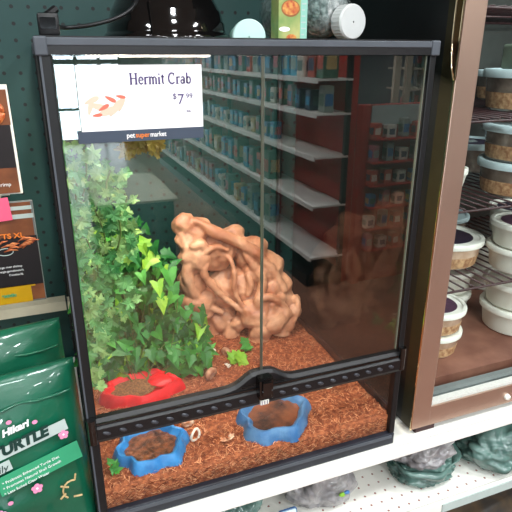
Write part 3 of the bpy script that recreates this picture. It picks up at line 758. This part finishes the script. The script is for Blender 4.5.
# clear bottle on its side
t = thing('plastic_bottle', 'clear ridged bottle with white cap lying on the lid', 'bottle', (.372, .125, TZ+.030), 0, rot=(0, 0, .15))
rb = Matrix.Rotation(PI/2, 3, 'X')
k = MB(); k.lathe([(.001, -.11), (.030, -.11), (.0345, -.105), (.0345, -.040), (.033, -.037), (.0345, -.034), (.0345, -.010), (.031, .004), (.022, .014), (.0175, .018), (.0175, .022)], 'pet', rot=rb, n=48); k.build('bottle_body', t, True)
k = MB(); k.lathe([(.001, -.108), (.029, -.108), (.0328, -.102), (.0328, -.012), (.029, .002), (.020, .012), (.001, .014)], 'crystals', rot=rb, n=48); k.build('contents', t, True)
k = MB(); k.lathe([(.0195, .016), (.0195, .032), (.018, .034), (.001, .034)], 'lamp_cap', rot=rb, n=40)
for i in range(30):
    a = 2*PI*i/30; k.box((.0192*math.cos(a)-.0006, -.031, .0192*math.sin(a)-.0006), (.0192*math.cos(a)+.0006, -.018, .0192*math.sin(a)+.0006), 'lamp_cap')
cp = k.build('cap', t, 'auto'); cp.location = (.012, 0, -.0145)
t.location = (.374, .135, TZ+.0350); t.scale = (1.12, 1.12, 1.12); t.location.z = TZ+.0395

# ------------------------------------------------------------------ cooler
XL = .4850
fr = thing('display_cooler', 'stainless steel framed glass door cooler stocked with plastic tubs', 'cooler', (0, 0, 0))
X2, Y2, ZT = 1.15, .455, 1.05
k = MB()
k.box((XL-.001, .050, .012), (XL+.028, Y2, ZT), 'black_body'); k.box((X2-.03, .05, .012), (X2, Y2, ZT), 'black_body')
k.box((XL+.028, .05, ZT-.03), (X2-.03, Y2, ZT), 'black_body'); k.box((XL+.028, Y2-.02, .012), (X2-.03, Y2, ZT-.03), 'black_body')
k.build('cabinet_body', fr)
k = MB(); k.box((XL+.028, .05, .012), (X2-.03, Y2-.02, .060), 'fr_floor'); k.build('cabinet_floor', fr)
k = MB(); k.box((XL+.028, Y2-.024, .060), (X2-.03, Y2-.02, ZT-.03), 'fr_in'); k.box((XL+.028, .052, .060), (XL+.031, Y2-.024, ZT-.03), 'fr_in'); k.build('inner_lining', fr)
# door
dr = bpy.data.objects.new('door', None); COL.objects.link(dr); dr.parent = fr
k = MB(); SW = .035
k.box((XL, 0, .012), (XL+SW, .036, ZT), 'steel', ch=.0012)
k.box((X2-SW, 0, .012), (X2, .036, ZT), 'steel', ch=.0012)
k.box((XL+SW, .0005, .012), (X2-SW, .036, .047), 'steel'); k.box((XL+SW, .0005, ZT-.05), (X2-SW, .036, ZT), 'steel')
k.build('door_frame', dr)
k = MB(); k.box((XL-.0018, .0015, .014), (XL-.0002, .026, ZT), 'bronze'); k.box((XL-.0016, .0262, .014), (XL-.0002, .050, ZT), 'black_body'); k.build('door_side_trim', dr)
k = MB(); k.box((XL-.0024, -.0004, .012), (XL-.0002, .0012, ZT), 'chrome'); k.build('edge_bead', dr)
k = MB(); k.box((XL+SW, .0035, .0472), (X2-SW, .016, .0520), 'gasket_l'); k.box((XL+SW, .016, .0472), (X2-SW, .034, .056), 'gasket')
k.box((XL+SW, .012, .057), (XL+SW+.004, .030, ZT-.05), 'gasket'); k.build('gasket', dr)
k = MB(); k.poly([(XL+SW, .016, .05), (X2-SW, .016, .05), (X2-SW, .016, ZT-.05), (XL+SW, .016, ZT-.05)], 'glass'); k.build('door_pane', dr)
# recessed pull along the upper part of the door's edge
hp = []
for i in range(21):
    t = i/20; z = .545+t*.28; b = math.sin(PI*min(1, t*1.0)) ; hp.append((XL-.004-.004*math.sin(PI*t), -.001+.019*math.sin(PI*(.5*t+.0)), z))
k = MB()
vs = []; fs = []
for i in range(21):
    t = i/20; z = .545+t*.28; w = .009*min(1, math.sqrt(max(0, t*7)))+.006*t
    vs += [(XL-.0040, -.003, z), (XL-.0060, -.003+w, z), (XL-.0020, -.003+w, z), (XL-.0015, -.003, z)]
for i in range(20):
    for j in range(4): fs.append((i*4+j, (i+1)*4+j, (i+1)*4+(j+1) % 4, i*4+(j+1) % 4))
fs += [(3, 2, 1, 0), (80, 81, 82, 83)]
k.add(vs, fs, 'handle_dark'); hd = k.build('handle', dr)
k = MB(); k.tube([(XL-.0060, -.003+.009*min(1, math.sqrt(max(0, (i/20)*7)))+.006*(i/20), .545+i/20*.28) for i in range(21)], .0010, 'chrome', 6); k.build('bright_edge', hd)
k = MB(); k.tube([(XL-.0045, -.0035, .543), (XL-.0045, -.0035, .83)], .0010, 'chrome', 6); k.build('bright_edge', hd)
k = MB(); k.lathe([(.001, .006), (.004, .0055), (.0052, .003), (.0055, 0)], 'lid_white', rot=Matrix.Rotation(PI/2, 3, 'X'), n=20); s = k.build('screw_cap', dr, True, (.680, .0005, .026))
k = MB(); k.box((XL+.012, .004, -.0003), (XL+.050, .030, .012), 'rubber', ch=.001); k.build('foot', fr)
k = MB(); k.box((X2-.06, .004, -.0003), (X2-.02, .030, .012), 'rubber', ch=.001); k.build('foot', fr)
# wire shelves
SHZ = (.198, .340, .482, .640)
for z in SHZ:
    k = MB()
    for i in range(40):
        x = XL+.045+i*.0215
        if x > X2-.04: break
        k.tube([(x, .090, z), (x, Y2-.03, z)], .0016, 'wire', 6)
    k.tube([(XL+.034, .090, z-.003), (X2-.034, .090, z-.003)], .0022, 'wire', 8); k.tube([(XL+.034, Y2-.035, z-.003), (X2-.034, Y2-.035, z-.003)], .0022, 'wire', 8)
    k.tube([(XL+.034, .25, z-.003), (X2-.034, .25, z-.003)], .0018, 'wire', 8)
    k.tube([(XL+.034, .090, z-.003), (XL+.034, Y2-.035, z-.003)], .0022, 'wire', 8)
    k.build('wire_shelf', fr, True)

# tubs
def tub(name, label, x, y, z, r, h, body='tub_white', lid='lid_white', lab=None, fill=None, group='plastic tubs in the cooler', taper=.88, rz=0):
    t = thing(name, label, 'tub', (x, y, z), rz, group)
    k = MB(); k.lathe([(.001, 0), (r*taper*.94, 0), (r*taper, .003), (r*.97, h*.78), (r*.985, h*.80), (r*.985, h*.86)], body, n=48)
    if fill: k.lathe([(r*taper+.0006, .004), (r*taper+.0008+(r*.97-r*taper)*.45, h*.42), (r*taper+.0002+(r*.97-r*taper)*.5, h*.46)], fill, n=48)
    k.build('body', t, 'auto')
    k = MB(); k.lathe([(r*1.0, h*.80), (r*1.045, h*.80), (r*1.05, h*.83), (r*1.05, h*.96), (r*1.03, h*1.0), (r*.93, h*1.0), (r*.90, h*.94), (.001, h*.94)], lid, n=48)
    l = k.build('lid', t, 'auto')
    if lab:
        k = MB(); k.lathe([(r*.74, h*.945+.0004), (.001, h*.945+.0005)], lab[0], n=40)
        if len(lab) > 1:
            k.poly([(r*.7*math.cos(a), r*.7*math.sin(a), h*.945+.0009) for a in [-.9+1.8*i/12 for i in range(13)]], lab[1])
        for q in range(3): k.box((-r*(.5-.1*q), -r*.1+q*r*.16, h*.945+.0007), (r*(.1+.1*q), -r*.04+q*r*.16, h*.945+.0010), 'silver_print')
        k.build('lid_label', l)
    return t
SA, SB, SC, SD, FLR = SHZ[0]+.0015, SHZ[1]+.0015, SHZ[2]+.0015, SHZ[3]+.0015, .0602
g = 'plastic tubs in the cooler'
tub('food_tub', 'clear tub of tan filling with black lid label on middle wire shelf', .694, .215, SA, .068, .052, 'tub_clear', lab=('lab_black',), fill='mealy')
tub('food_tub', 'lower white tub of the pair on the middle wire shelf', .802, .130, SA, .060, .046)
tub('food_tub', 'white tub with purple and blue lid label atop the pair', .802, .130, SA+.0462, .060, .046, lab=('lab_purple', 'lab_blue'))
tub('food_tub', 'smoky clear tub at the back of the middle wire shelf', .800, .360, SA, .060, .045, 'tub_smoke', 'lid_cool')
tub('food_tub', 'white-lidded tub with dark blue label behind the white pair', .965, .300, SA, .060, .060, lab=('lab_black', 'lab_blue'))
tub('food_tub', 'lower clear tub with brown contents, middle shelf stack near door post', .784, .150, SB, .070, .060, 'tub_smoke', 'lid_cool', fill='mealy')
tub('food_tub', 'upper clear tub with pale rim and brown contents, topping its stack', .784, .150, SB+.0602, .070, .062, 'tub_smoke', 'lid_cool', fill='mealy')
tub('sample_cup', 'small white tapered cup half hidden by the steel door post', .648, .165, SB, .023, .052, taper=.62)
tub('food_tub', 'clear tub with dark lid at the back of the upper shelf', .86, .355, SB, .065, .06, 'tub_smoke', 'lid_cool', lab=('lab_black',))
tub('food_tub', 'large clear tub of brown bran on the upper wire shelf', .800, .180, SC, .072, .068, 'tub_smoke', 'lid_cool', fill='mealy')
tub('food_tub', 'clear tub behind the large bran tub on the upper shelf', .93, .36, SC, .06, .06, 'tub_smoke', 'lid_cool', fill='mealy')
tub('food_tub', 'bottom tan tub with white lid on the cooler floor', .622, .140, FLR, .052, .046, 'tub_clear', fill='mealy')
tub('food_tub', 'tan tub with purple lid label topping the cooler floor stack', .622, .140, FLR+.0462, .054, .046, 'tub_clear', lab=('lab_purple',), fill='mealy')
tub('food_tub', 'bottom wide white tub of the right stack on cooler floor', .838, .150, FLR, .066, .052)
tub('food_tub', 'upper wide white tub of the right stack on cooler floor', .838, .150, FLR+.0522, .066, .052)
for i, (x, y) in enumerate(((.752, .262), (.655, .310), (.93, .34))):
    tub('food_tub', ('bottom white tub of the middle back stack on the floor', 'bottom white tub behind the purple-labelled stack', 'bottom white tub at the far back corner of the floor')[i], x, y, FLR, .052, .05)
    tub('food_tub', ('upper white tub of the middle back stack on the floor', 'upper white tub behind the purple-labelled stack', 'upper white tub at the far back corner of the floor')[i], x, y, FLR+.0502, .052, .05)
M['pkg_purple'] = mat('packet_purple', srgb(96, 66, 92), .35, c2=srgb(140, 92, 104), scale=30, coat=.3)
M['pkg_red'] = mat('packet_red', srgb(158, 64, 50), .35, var=.2, scale=40, coat=.3)
M['pkg_green'] = mat('packet_grey_green', srgb(112, 124, 108), .4, var=.15, scale=40)
def packet(name, label, cat, x, y, z, w, d, h, m, group):
    t = thing(name, label, cat, (x, y, z), random.uniform(-.1, .1), group)
    k = MB(); k.box((-w/2, -d/2, 0), (w/2, d/2, h), m, ch=.004); k.build('pack_body', t)
    k = MB(); k.box((-w*.3, -d/2-.0006, h*.3), (w*.25, -d/2-.0001, h*.7), 'silver_print'); k.build('front_label', t)
    return t
pg = 'packets on the top cooler shelves'
packet('food_packet', 'purple packet on the top wire shelf of the cooler', 'packet', .790, .14, SD, .075, .05, .085, 'pkg_purple', pg)
packet('food_packet', 'reddish packet beside the purple one on the top shelf', 'packet', .885, .15, SD, .075, .05, .085, 'pkg_red', pg)
packet('food_packet', 'grey-green box on the lid of the large bran tub', 'box', .755, .17, SC+.0682, .030, .04, .040, 'pkg_green', pg)
packet('food_packet', 'white box on the lid of the large bran tub', 'box', .800, .17, SC+.0682, .026, .04, .044, 'card', pg)
packet('food_packet', 'tan box on the lid of the large bran tub', 'box', .843, .18, SC+.0682, .030, .04, .036, 'mealy', pg)

# ------------------------------------------------------------------ green food bags on the left
def pillow(w, h, d, nx=18, nz=26, seed=0, m='green_bag', crimp=.03):
    k = MB(); vs = []; fs = []
    for side in (-1, 1):
        for j in range(nz+1):
            for i in range(nx+1):
                u, v = i/nx, j/nz; x = (u-.5)*w; z = v*h
                b = (math.sin(PI*u)**.45)*(math.sin(PI*min(.5, v*.5+.18)) if v < .3 else 1)*(max(0, min(1, (1-v)/.28)))**.6*(min(1, v/.06+.25))
                x *= 1-.03*b
                y = side*(d/2*b+.0008)*(1+.10*noise.noise(Vector((u*5, v*6, seed+side))))+.004*noise.noise(Vector((u*3, v*5, seed)))*(.3+b)
                if v > .9: y *= 1
                vs.append((x, y, z))
    o = (nx+1)*(nz+1)
    for j in range(nz):
        for i in range(nx):
            a = j*(nx+1)+i; fs.append((a, a+1, a+nx+2, a+nx+1)); fs.append((o+a+1, o+a, o+a+nx+1, o+a+nx+2))
    for j in range(nz): a = j*(nx+1); fs.append((a, a+nx+1, o+a+nx+1, o+a)); a += nx; fs.append((a+nx+1, a, o+a, o+a+nx+1))
    for i in range(nx): fs.append((i+1, i, o+i, o+i+1)); a = nz*(nx+1)+i; fs.append((a, a+1, o+a+1, o+a))
    k.add(vs, fs, m); return k
def flower(k, x, z, r, y, m='pink'):
    for i in range(5):
        a = 2*PI*i/5+.3; ellipse(x+r*.55*math.cos(a), z+r*.55*math.sin(a), r*.42, r*.42, y-.00002*i, m, k)
    ellipse(x, z, r*.2, r*.2, y-.0002, 'white_ink', k)
def green_bag(label, loc, rz, seed, printed, h=.235):
    t = thing('turtle_food_bag', label, 'bag', loc, 0, 'green turtle food bags', rot=(-.10, 0, rz))
    w = .155; d = .045
    b = pillow(w, h, d, seed=seed).build('pouch', t, True)
    k = MB(); k.box((-w/2, -.0015, h-.016), (w/2, .0015, h), 'green_bag'); k.build('seal_strip', t)
    k = MB(); k.tube([(x_, -d/2*min(1, .55+.0*x_)-.0035+.0012*math.sin(x_*190), h-.034+.0014*math.sin(x_*120)) for x_ in [-.068+i*.004 for i in range(35)]], .0018, 'green_bag', 8); k.build('zip_ridge', t, True)
    if printed:
        tl = -.17; yf = -d/2-.0034
        def up(x, z): return (x, z)   # printed artwork, measured from the bag's top edge
        lettering('Hikari', .0118, 'white_ink', 'lettering', t, (-.013, yf-.0005, h-.062), (0, tl, 0), bold=.0005, shear=.3)
        k = MB(); R_ = Matrix.Rotation(tl, 3, 'Y')
        k.box((-.074, yf-.0006, h-.086), (.056, yf-.0001, h-.072), 'silver_print', rot=R_, piv=(.0, yf, h-.079)); k.build('title_band', t)
        lettering('TURTLE', .0175, 'dark_print', 'lettering', t, (-.026, yf-.0012, h-.086), (0, tl, 0), bold=.0010, width=.064, shear=.2)
        k = MB(); k.box((-.062, yf-.0006, h-.106), (-.010, yf-.0001, h-.093), 'silver_print', rot=R_, piv=(-.02, yf, h-.098)); k.build('title_band', t)
        lettering('family', .012, 'dark_print', 'lettering', t, (-.040, yf-.0012, h-.108), (0, tl, 0), shear=.3)
        k = MB(); k.box((-.028, yf-.0006, h-.127), (.066, yf-.0001, h-.103), 'light_green', rot=R_, piv=(.02, yf, h-.114)); k.build('claims_band', t)
        for i, s in enumerate(('Probiotic Enhanced Turtle Diet', 'Promotes Natural Shell Growth', 'Less Soiled Clear Water')):
            lettering('* '+s, .0048, 'white_ink', 'lettering', t, (-.022, yf-.0010, h-.1205-i*.0070), (0, tl, 0))
        k = MB(); k.box((-.074, yf-.0004, h-.152), (-.040, yf-.0001, h-.114), 'silver_print'); k.build('picture_panel', t)
        for (x, z, r) in ((.050, h-.082, .0062), (.012, h-.140, .0068), (-.030, h-.158, .0068), (.024, h-.188, .005)):
            k = MB(); flower(k, x, z, r, yf-.0008); k.build('blossom_print', t)
        for (x, z) in ((-.018, h-.147), (-.010, h-.170), (.022, h-.055), (-.004, h-.046), (-.028, h-.040)):
            k = MB(); ellipse(x, z, .0030, .0026, yf-.0006, 'pink', k); k.build('blossom_dot', t)
        k = MB(); k.tube([(.050+.011*math.cos(a), yf-.0006, h-.158+.012*math.sin(a)) for a in [1.2+i*.36 for i in range(9)]], .0011, 'tan', 6)
        for (a, b) in (((.046, .154), (.037, .149)), ((.042, .161), (.035, .166)), ((.050, .169), (.060, .171)), ((.054, .147), (.056, .139))):
            k.tube([(a[0], yf-.0006, h-a[1]), (b[0], yf-.0006, h-b[1])], .0012, 'tan', 6)
        k.build('turtle_outline', t)
    return t
green_bag('green printed turtle food bag standing in front, beside the tank', (-.0775, .002, .0003), .16, 2, True)
green_bag('green turtle food bag standing behind the printed front one', (-.088, .095, .0003), .16, 5, False, .245)

# ------------------------------------------------------------------ hanging pouches
def hook(label, x, z):
    k = MB(); k.tube([(x, .4595, z), (x, .25, z), (x, .235, z+.004), (x, .215, z+.010)], .0020, 'chrome', 8); k.box((x-.012, .456, z-.012), (x+.012, .4598, z+.012), 'white_metal')
    tag(k.build('peg_hook', None, True), label, 'hook')
hook('chrome peg hook carrying the upper brown pouch', -.089, .535); hook('chrome peg hook carrying the yellow-based pouch', -.083, .352)
def sheet(k, w, z0, z1, m, y=-.0042, x0=None, x1=None):
    x0 = -w/2 if x0 is None else x0; x1 = w/2 if x1 is None else x1; k.box((x0, y, z0), (x1, y+.0008, z1), m)
t = thing('snack_pouch', 'black and brown hanging pouch with a shrimp picture, upper one', 'pouch', (-.089, .22, .3965), 0, 'pouches hanging on the pegboard')
w, h = .1, .142
k = MB(); k.box((-w/2, -.003, 0), (w/2, .003, h), 'white_metal', ch=.0008); k.build('pouch_back', t)
k = MB(); sheet(k, w, .036, h-.050, 'pouch_black', x1=w/2-.003); k.build('dark_panel', t)
k = MB(); sheet(k, w, h-.050, h-.006, 'pouch_brown', x1=w/2-.002); k.build('brown_panel', t)
k = MB(); sheet(k, w, .002, .036, 'pouch_brown', x1=w/2-.003); k.build('brown_panel', t)
k = MB(); k.tube([(.026+.013*math.cos(a), -.0052, h-.034+.013*math.sin(a)) for a in [2*PI*i/16 for i in range(17)]], .0046, 'shrimp', 8); ellipse(.030, h-.034, .010, .010, -.0050, 'pouch_brown', k)
k.build('shrimp_picture', t, True)
lettering('shrimp', .007, 'white_ink', 'lettering', t, (.018, -.0052, .012))
t = thing('snack_pouch', 'black hanging pouch with yellow base, river shrimp and XL lettering', 'pouch', (-.0815, .20, .2445), 0, 'pouches hanging on the pegboard')
w, h = .106, .146
k = MB(); k.box((-w/2, -.003, 0), (w/2, .003, h), 'gasket', ch=.0008); k.build('pouch_back', t)
k = MB(); sheet(k, w, .026, h-.048, 'pouch_black', x1=w/2-.001); k.build('dark_panel', t)
k = MB(); sheet(k, w, h-.048, h-.001, 'pouch_brown', x1=w/2-.003); k.build('brown_panel', t)
k = MB(); sheet(k, w, .001, .024, 'pouch_yellow', x1=w/2-.018); sheet(k, w, .003, .030, 'pouch_brown', x0=w/2-.0178, x1=w/2-.001, y=-.0041); sheet(k, w, .024, .027, 'pouch_yellow', x1=w/2-.012); k.build('yellow_base', t)
k = MB(); sheet(k, w, h-.011, h-.006, 'silver_print', y=-.0048, x1=w/2-.002); sheet(k, w, h-.023, h-.017, 'silver_print', y=-.0048, x1=w/2-.001); k.build('seal_strip', t)
k = MB()
for i in range(16):
    x = random.uniform(-.002, .048); z = h-.058+random.uniform(-.009, .006)+(x-.02)*.22; a = random.uniform(0, .8)
    k.tube([(x-.009*math.cos(a), -.0046, z-.006*math.sin(a)), (x, -.0052, z+.002), (x+.009*math.cos(a), -.0046, z+.004*math.sin(a))], [.0006, .0016, .0005], 'shrimp', 6)
k.build('shrimp_picture', t, True)
lettering('SHRIMPETTS XL', .0098, 'orange_ink', 'lettering', t, (-.040, -.0054, h-.049), width=.077, bold=.0002)
lettering('large river shrimp', .0042, 'white_ink', 'lettering', t, (-.002, -.0054, .055), width=.030)
lettering('energie garneleneiwit', .0042, 'white_ink', 'lettering', t, (-.004, -.0054, .049), width=.033)
lettering('Crevettes XL', .0042, 'white_ink', 'lettering', t, (.010, -.0054, .043), width=.018)
k = MB(); k.tube([(.010+.010*math.cos(a), -.0046, .078+.005*math.sin(a)) for a in [2*PI*i/16 for i in range(17)]], .0006, 'silver_print', 5); k.build('round_emblem', t)
lettering('exotic', .0075, 'light_green', 'lettering', t, (-.004, -.0054, .012), bold=.0003)
k = MB(); k.box((-.055, -.006, 0), (.0260, -.0052, .031), 'pinktag', ch=.0003)
t2 = thing('price_tag', 'bright pink price tag stuck across the top of the yellow-based pouch', 'tag', (-.0815, .198, .3660), 0, rot=(0, -.06, 0))
k.build('tag_sheet', t2)
k = MB(); k.box((-.02, -.0064, .020), (.013, -.0061, .0205), 'red_ink'); k.box((-.02, -.0064, .009), (.010, -.0061, .0095), 'red_ink'); k.build('printed_line', t2)

# ------------------------------------------------------------------ wrapped bags on the lower shelf
def crumple(name, label, loc, r, m, seed, rz=0, fold=True, group='wrapped bags on the lower shelf', mats2=None, flat=.5, tie=None):
    t = thing(name, label, 'bag', loc, rz, group)
    k = MB(); bm = bmesh.new(); bmesh.ops.create_icosphere(bm, subdivisions=5, radius=1); vs = []
    for v in bm.verts:
        n = v.co; p = Vector((n.x, n.y, max(-.62, n.z)))
        w_ = n+.35*noise.noise_vector(n*1.8+Vector((seed, 2, 0))); d = .96+.18*noise.noise(n*1.6+Vector((seed, 0, 0)))+.30*abs(noise.noise(w_*2.6+Vector((0, seed, 0))))-.16*abs(noise.noise(w_*5.5+Vector((0, 0, seed))))+.05*abs(noise.noise(w_*12))
        q = Vector((p.x*r[0]*d, p.y*r[1]*d, (p.z+.62)*r[2]*(1 if p.z <= -.62 else d))); vs.append(q)
    bm.verts.index_update(); fs = [[v.index for v in f.verts] for f in bm.faces]; bm.free(); k.add(vs, fs, m)
    k.build('wrapping', t, True)
    if tie:
        k = MB()
        for i in range(9):
            a = i/9*2*PI; k.add([(0, 0, r[2]*1.2), (r[0]*.5*math.cos(a), r[1]*.5*math.sin(a), r[2]*1.55+.01*math.sin(i*3)), (r[0]*.5*math.cos(a+.8), r[1]*.5*math.sin(a+.8), r[2]*1.50)], [(0, 1, 2)], tie)
        k.build('gathered_top', t)
    return t
LZ = -.1247
t = crumple('wrapped_bag', 'green plastic bag folded around a grey rock, under the cooler corner', (.550, .050, LZ), (.064, .056, .034), 'green_wrap', 3)
k = MB()
vs = []; fs = []; n = 40
for j, (rr, zz) in enumerate(((.050, .026), (.066, .030), (.072, .039), (.067, .042), (.056, .032))):
    for i in range(n):
        a = 2*PI*i/n; d = 1+.08*math.sin(3*a+j)+.06*math.sin(7*a); vs.append((rr*d*math.cos(a)*.98, rr*d*math.sin(a)*.92, zz+.005*math.sin(2*a+1)))
for j in range(4):
    for i in range(n): fs.append((j*n+i, j*n+(i+1) % n, (j+1)*n+(i+1) % n, (j+1)*n+i))
k.add(vs, fs, 'green_wrap'); k.build('folded_cuff', t, True)
crumple('wrapped_rock', 'dusty grey wrapped rock sitting in the folded green bag', (.548, .044, LZ+.041), (.060, .048, .033), 'grey_wrap', 8, .4)
crumple('wrapped_bag', 'large glossy green plastic bag at the right end of lower shelf', (.728, .034, LZ), (.098, .070, .054), 'green_wrap', 11, .2)
crumple('wrapped_bag', 'clear grey plastic bag with a green fleck, below the tank', (.358, .070, LZ), (.062, .055, .055), 'grey_wrap', 5, .1)
k = MB(); k.blob((0, 0, 0), (.006, .003, .004), 'ivy_l', amp=.3, sub=2); k.blob((.008, 0, .002), (.006, .003, .003), 'lab_blue', amp=.3, sub=2); o = k.build('bag_label', None, True, (.372, .010, LZ+.036))
tag(o, 'small yellow-green and blue sticker on the grey plastic bag', 'sticker')
crumple('wrapped_bag', 'dark greenish grey plastic bag beside the clear grey one', (.208, .080, LZ), (.050, .05, .050), 'green_wrap', 15, .5)
k = MB(); k.box((0, 0, 0), (.030, .002, .020), 'lab_blue', ch=.003); k.box((.0015, -.0008, .0015), (.0285, 0, .0185), 'lid_cool', ch=.002)
o = k.build('price_label', None, False, (.262, .008, LZ+.018)); o.rotation_euler = (-.3, 0, 0); tag(o, 'pale blue edged label tag leaning on the dark bag', 'label')
t = thing('printed_bag', 'dark bag with brown printed pictures at the bottom right corner', 'bag', (.74, .02, -.3478), .15)
b = pillow(.26, .18, .06, m='brown_bag', seed=9).build('pouch', t, True); b.rotation_euler = (-1.1, 0, 0); b.location = (0, -.03, .03)
k = MB()
for (x, z, rx, rz_) in ((-.05, .13, .022, .012), (.0, .15, .03, .01), (.03, .11, .026, .014), (.0, .09, .018, .008)): ellipse(x, z, rx, rz_, -.036, 'tan' if x < 0 else 'pouch_brown', k)
o = k.build('printed_picture', t); o.rotation_euler = (-1.1, 0, 0); o.location = (0, -.03, .03)

# ------------------------------------------------------------------ the aisle behind the camera (seen mirrored in the tank doors)
M['red_panel'] = mat('red_panel', srgb(176, 40, 30), .5, var=.08, scale=4)
gn = thing('store_gondola', 'white shelving run with red back panels along the aisle', 'shelving', (1.73, -2.3, FL))
ZS = (.438, .244, -.010, -.315, -.655)
def gl(z): return z-FL
k = MB(); k.box((0, -4.5, 0), (.04, 0, gl(.62)), 'red_panel'); k.build('back_panel', gn)
k = MB(); k.box((-.26, -4.5, 0), (0, 0, .08), 'black_body'); k.build('base', gn)
for z in ZS:
    k = MB(); ln = 4.5
    k.box((-.23, -ln, gl(z)-.012), (-.001, 0, gl(z)), 'white_metal'); k.box((-.236, -ln, gl(z)-.026), (-.2301, 0, gl(z)+.002), 'white_metal'); k.build('shelf_board', gn)
for y in (0, -1.1, -2.2, -3.3):
    k = MB(); k.box((-.03, y-.03, .08), (-.001, y-.001, gl(.62)), 'post'); k.build('upright', gn)
cols = [srgb(60, 120, 170), srgb(190, 80, 60), srgb(90, 130, 120), srgb(150, 160, 150), srgb(200, 170, 110), srgb(60, 80, 100), srgb(180, 100, 110), srgb(70, 110, 90), srgb(216, 210, 196), srgb(40, 150, 190)]
pm = [mat('product_print_%d' % i, c_, .4, var=.15, scale=30) for i, c_ in enumerate(cols)]
def protos():
    out = []
    for i, m in enumerate(pm):
        k = MB(); w = .08+.015*(i % 3); h = .13+.02*(i % 4)
        k.box((-w/2, -.045, 0), (w/2, .045, h), m, ch=.006); k.box((-w/2-.001, -.034, h*.25), (-w/2+.0005, .034, h*.7), pm[(i+4) % 10], ch=0)
        k.box((-.032, .0450, h*.25), (.032, .0465, h*.7), pm[(i+7) % 10])
        me = k.build('boxed_product'); out.append(me)
    return out
pr = protos(); used = set()
def place_product(i, x, y, z, label, group, s=1.0, rz=0):
    o = pr[i] if i not in used else pr[i].copy()
    if i in used: COL.objects.link(o)
    used.add(i); o.location = (x, y, z); o.rotation_euler = (0, 0, rz); o.scale = (s, s, s); tag(o, label, 'product', group); return o
for si, z in enumerate(ZS[:3]):
    y = -2.36 if si < 2 else -3.1
    while y > -6.6:
        i = random.randrange(10); place_product(i, 1.59, y, z+.001, 'boxed pet product on the shelving run facing the tank', 'boxed products on the shelving run', (.95 if si == 0 else .8)*(1 if si else 1.1)); y -= random.uniform(.115, .16)
for si, z in enumerate(ZS[3:]):
    y = -3.15
    while y > -6.6:
        i = random.randrange(10); place_product(i, 1.59, y, z+.001, 'boxed pet product on the shelving run facing the tank', 'boxed products on the shelving run', 1.1); y -= random.uniform(.14, .22)
# red end rack
er = thing('end_rack', 'red end rack with rows of packaged goods and white header', 'rack', (2.02, -2.235, FL))
k = MB(); k.box((-.25, -.02, 0), (-.20, .0, gl(.29)), 'red_panel'); k.box((-.25, -.06, 0), (.27, -.02, gl(.29)), 'red_panel'); k.box((.22, -.02, 0), (.27, 0, gl(.29)), 'red_panel'); k.build('rack_body', er)
k = MB(); k.box((-.18, -.018, gl(.17)), (.2, -.010, gl(.285)), 'silver_print'); k.build('header_sign', er)
for z in (.10, -.04, -.18, -.32, -.46, -.60):
    k = MB(); k.box((-.20, -.02, gl(z)-.008), (.22, .08, gl(z)), 'red_panel'); k.build('rack_shelf', er)
    for j in range(4):
        place_product([8, 1, 3, 6, 8, 4, 0][random.randrange(7)], 1.85+j*.1, -2.21, z+.001, 'small packaged product hanging rack row beside the aisle', 'packaged goods on the red end rack', .58, PI/2*0)
# upright white shelving farther right
wr = thing('wall_shelving', 'cream metal shelving with dark goods at the aisle end', 'shelving', (2.75, -3.0, FL))
for x in (-.24, -.14, .1, .5): 
    k = MB(); k.box((x, -.03, 0), (x+.05, 0, gl(1.0)), 'beige_metal'); k.build('upright', wr)
for z in (.62, .47, .32, .17, .02, -.15, -.32, -.5):
    k = MB(); k.box((-.10, -.3, gl(z)-.012), (.55, 0, gl(z)), 'beige_metal'); k.build('shelf_board', wr)
    for j in range(4): place_product(random.choice([5, 2, 7, 3]), 2.72+j*.13, -3.12, z+.001, 'dark packaged product on the cream wall shelving', 'dark goods on the cream shelving', .7)
# low counter nearer the windows
ct = thing('display_counter', 'low pale display counter in the aisle before the windows', 'counter', (.56, -3.4, FL))
k = MB(); k.box((-.30, -.45, .48), (.25, .45, .50), 'beige_metal', ch=.005); k.build('counter_top', ct)
k = MB(); k.box((-.27, -.42, 0), (.22, .42, .48), 'black_body'); k.build('counter_body', ct)

# ------------------------------------------------------------------ lights
def area(name, loc, rot, sx, sy, e, c=(1, 1, 1), spread=None):
    l = bpy.data.lights.new(name, 'AREA'); l.shape = 'RECTANGLE'; l.size = sx; l.size_y = sy; l.energy = e; l.color = c
    if spread: l.spread = spread
    o = bpy.data.objects.new(name, l); COL.objects.link(o); o.location = loc; o.rotation_euler = rot; return o
for i, y in enumerate((-.7, -1.7, -2.9, -4.3, -6.0)):
    for j, x in enumerate((-.9, .25, 1.3, 2.6)):
        area('ceiling_light', (x, y, CE-.02), (0, 0, 0), .14, .30, 15 if i < 1 else (13 if i < 2 else 26), (.93, .98, 1))
area('cooler_light', (.82, .075, ZT-.06), (0, 0, 0), .4, .03, 3.0, (.92, .98, 1))
l = area('dome_lamp_light', (.177, .20, H+.010), (0, 0, 0), .09, .09, 2.6, (1, .86, .70)); l.data.shape = 'DISK'; 
area('tank_fill_light', (.26, .10, H-.022), (.25, 0, 0), .30, .03, 1.6, (1, .88, .76))  # added warm fill under the lid, no fixture of its own

w = bpy.data.worlds.new('world'); scn.world = w; w.use_nodes = True
w.node_tree.nodes['Background'].inputs[0].default_value = (.6, .7, .8, 1); w.node_tree.nodes['Background'].inputs[1].default_value = .3
scn.view_settings.view_transform = 'Standard'; scn.view_settings.look = 'None'; scn.view_settings.exposure = 0; scn.view_settings.gamma = 1
scn.cycles.transparent_max_bounces = 32; scn.cycles.max_bounces = 8; scn.cycles.sample_clamp_indirect = 6
scn.cycles.use_denoising = True; scn.cycles.caustics_reflective = False; scn.cycles.caustics_refractive = False
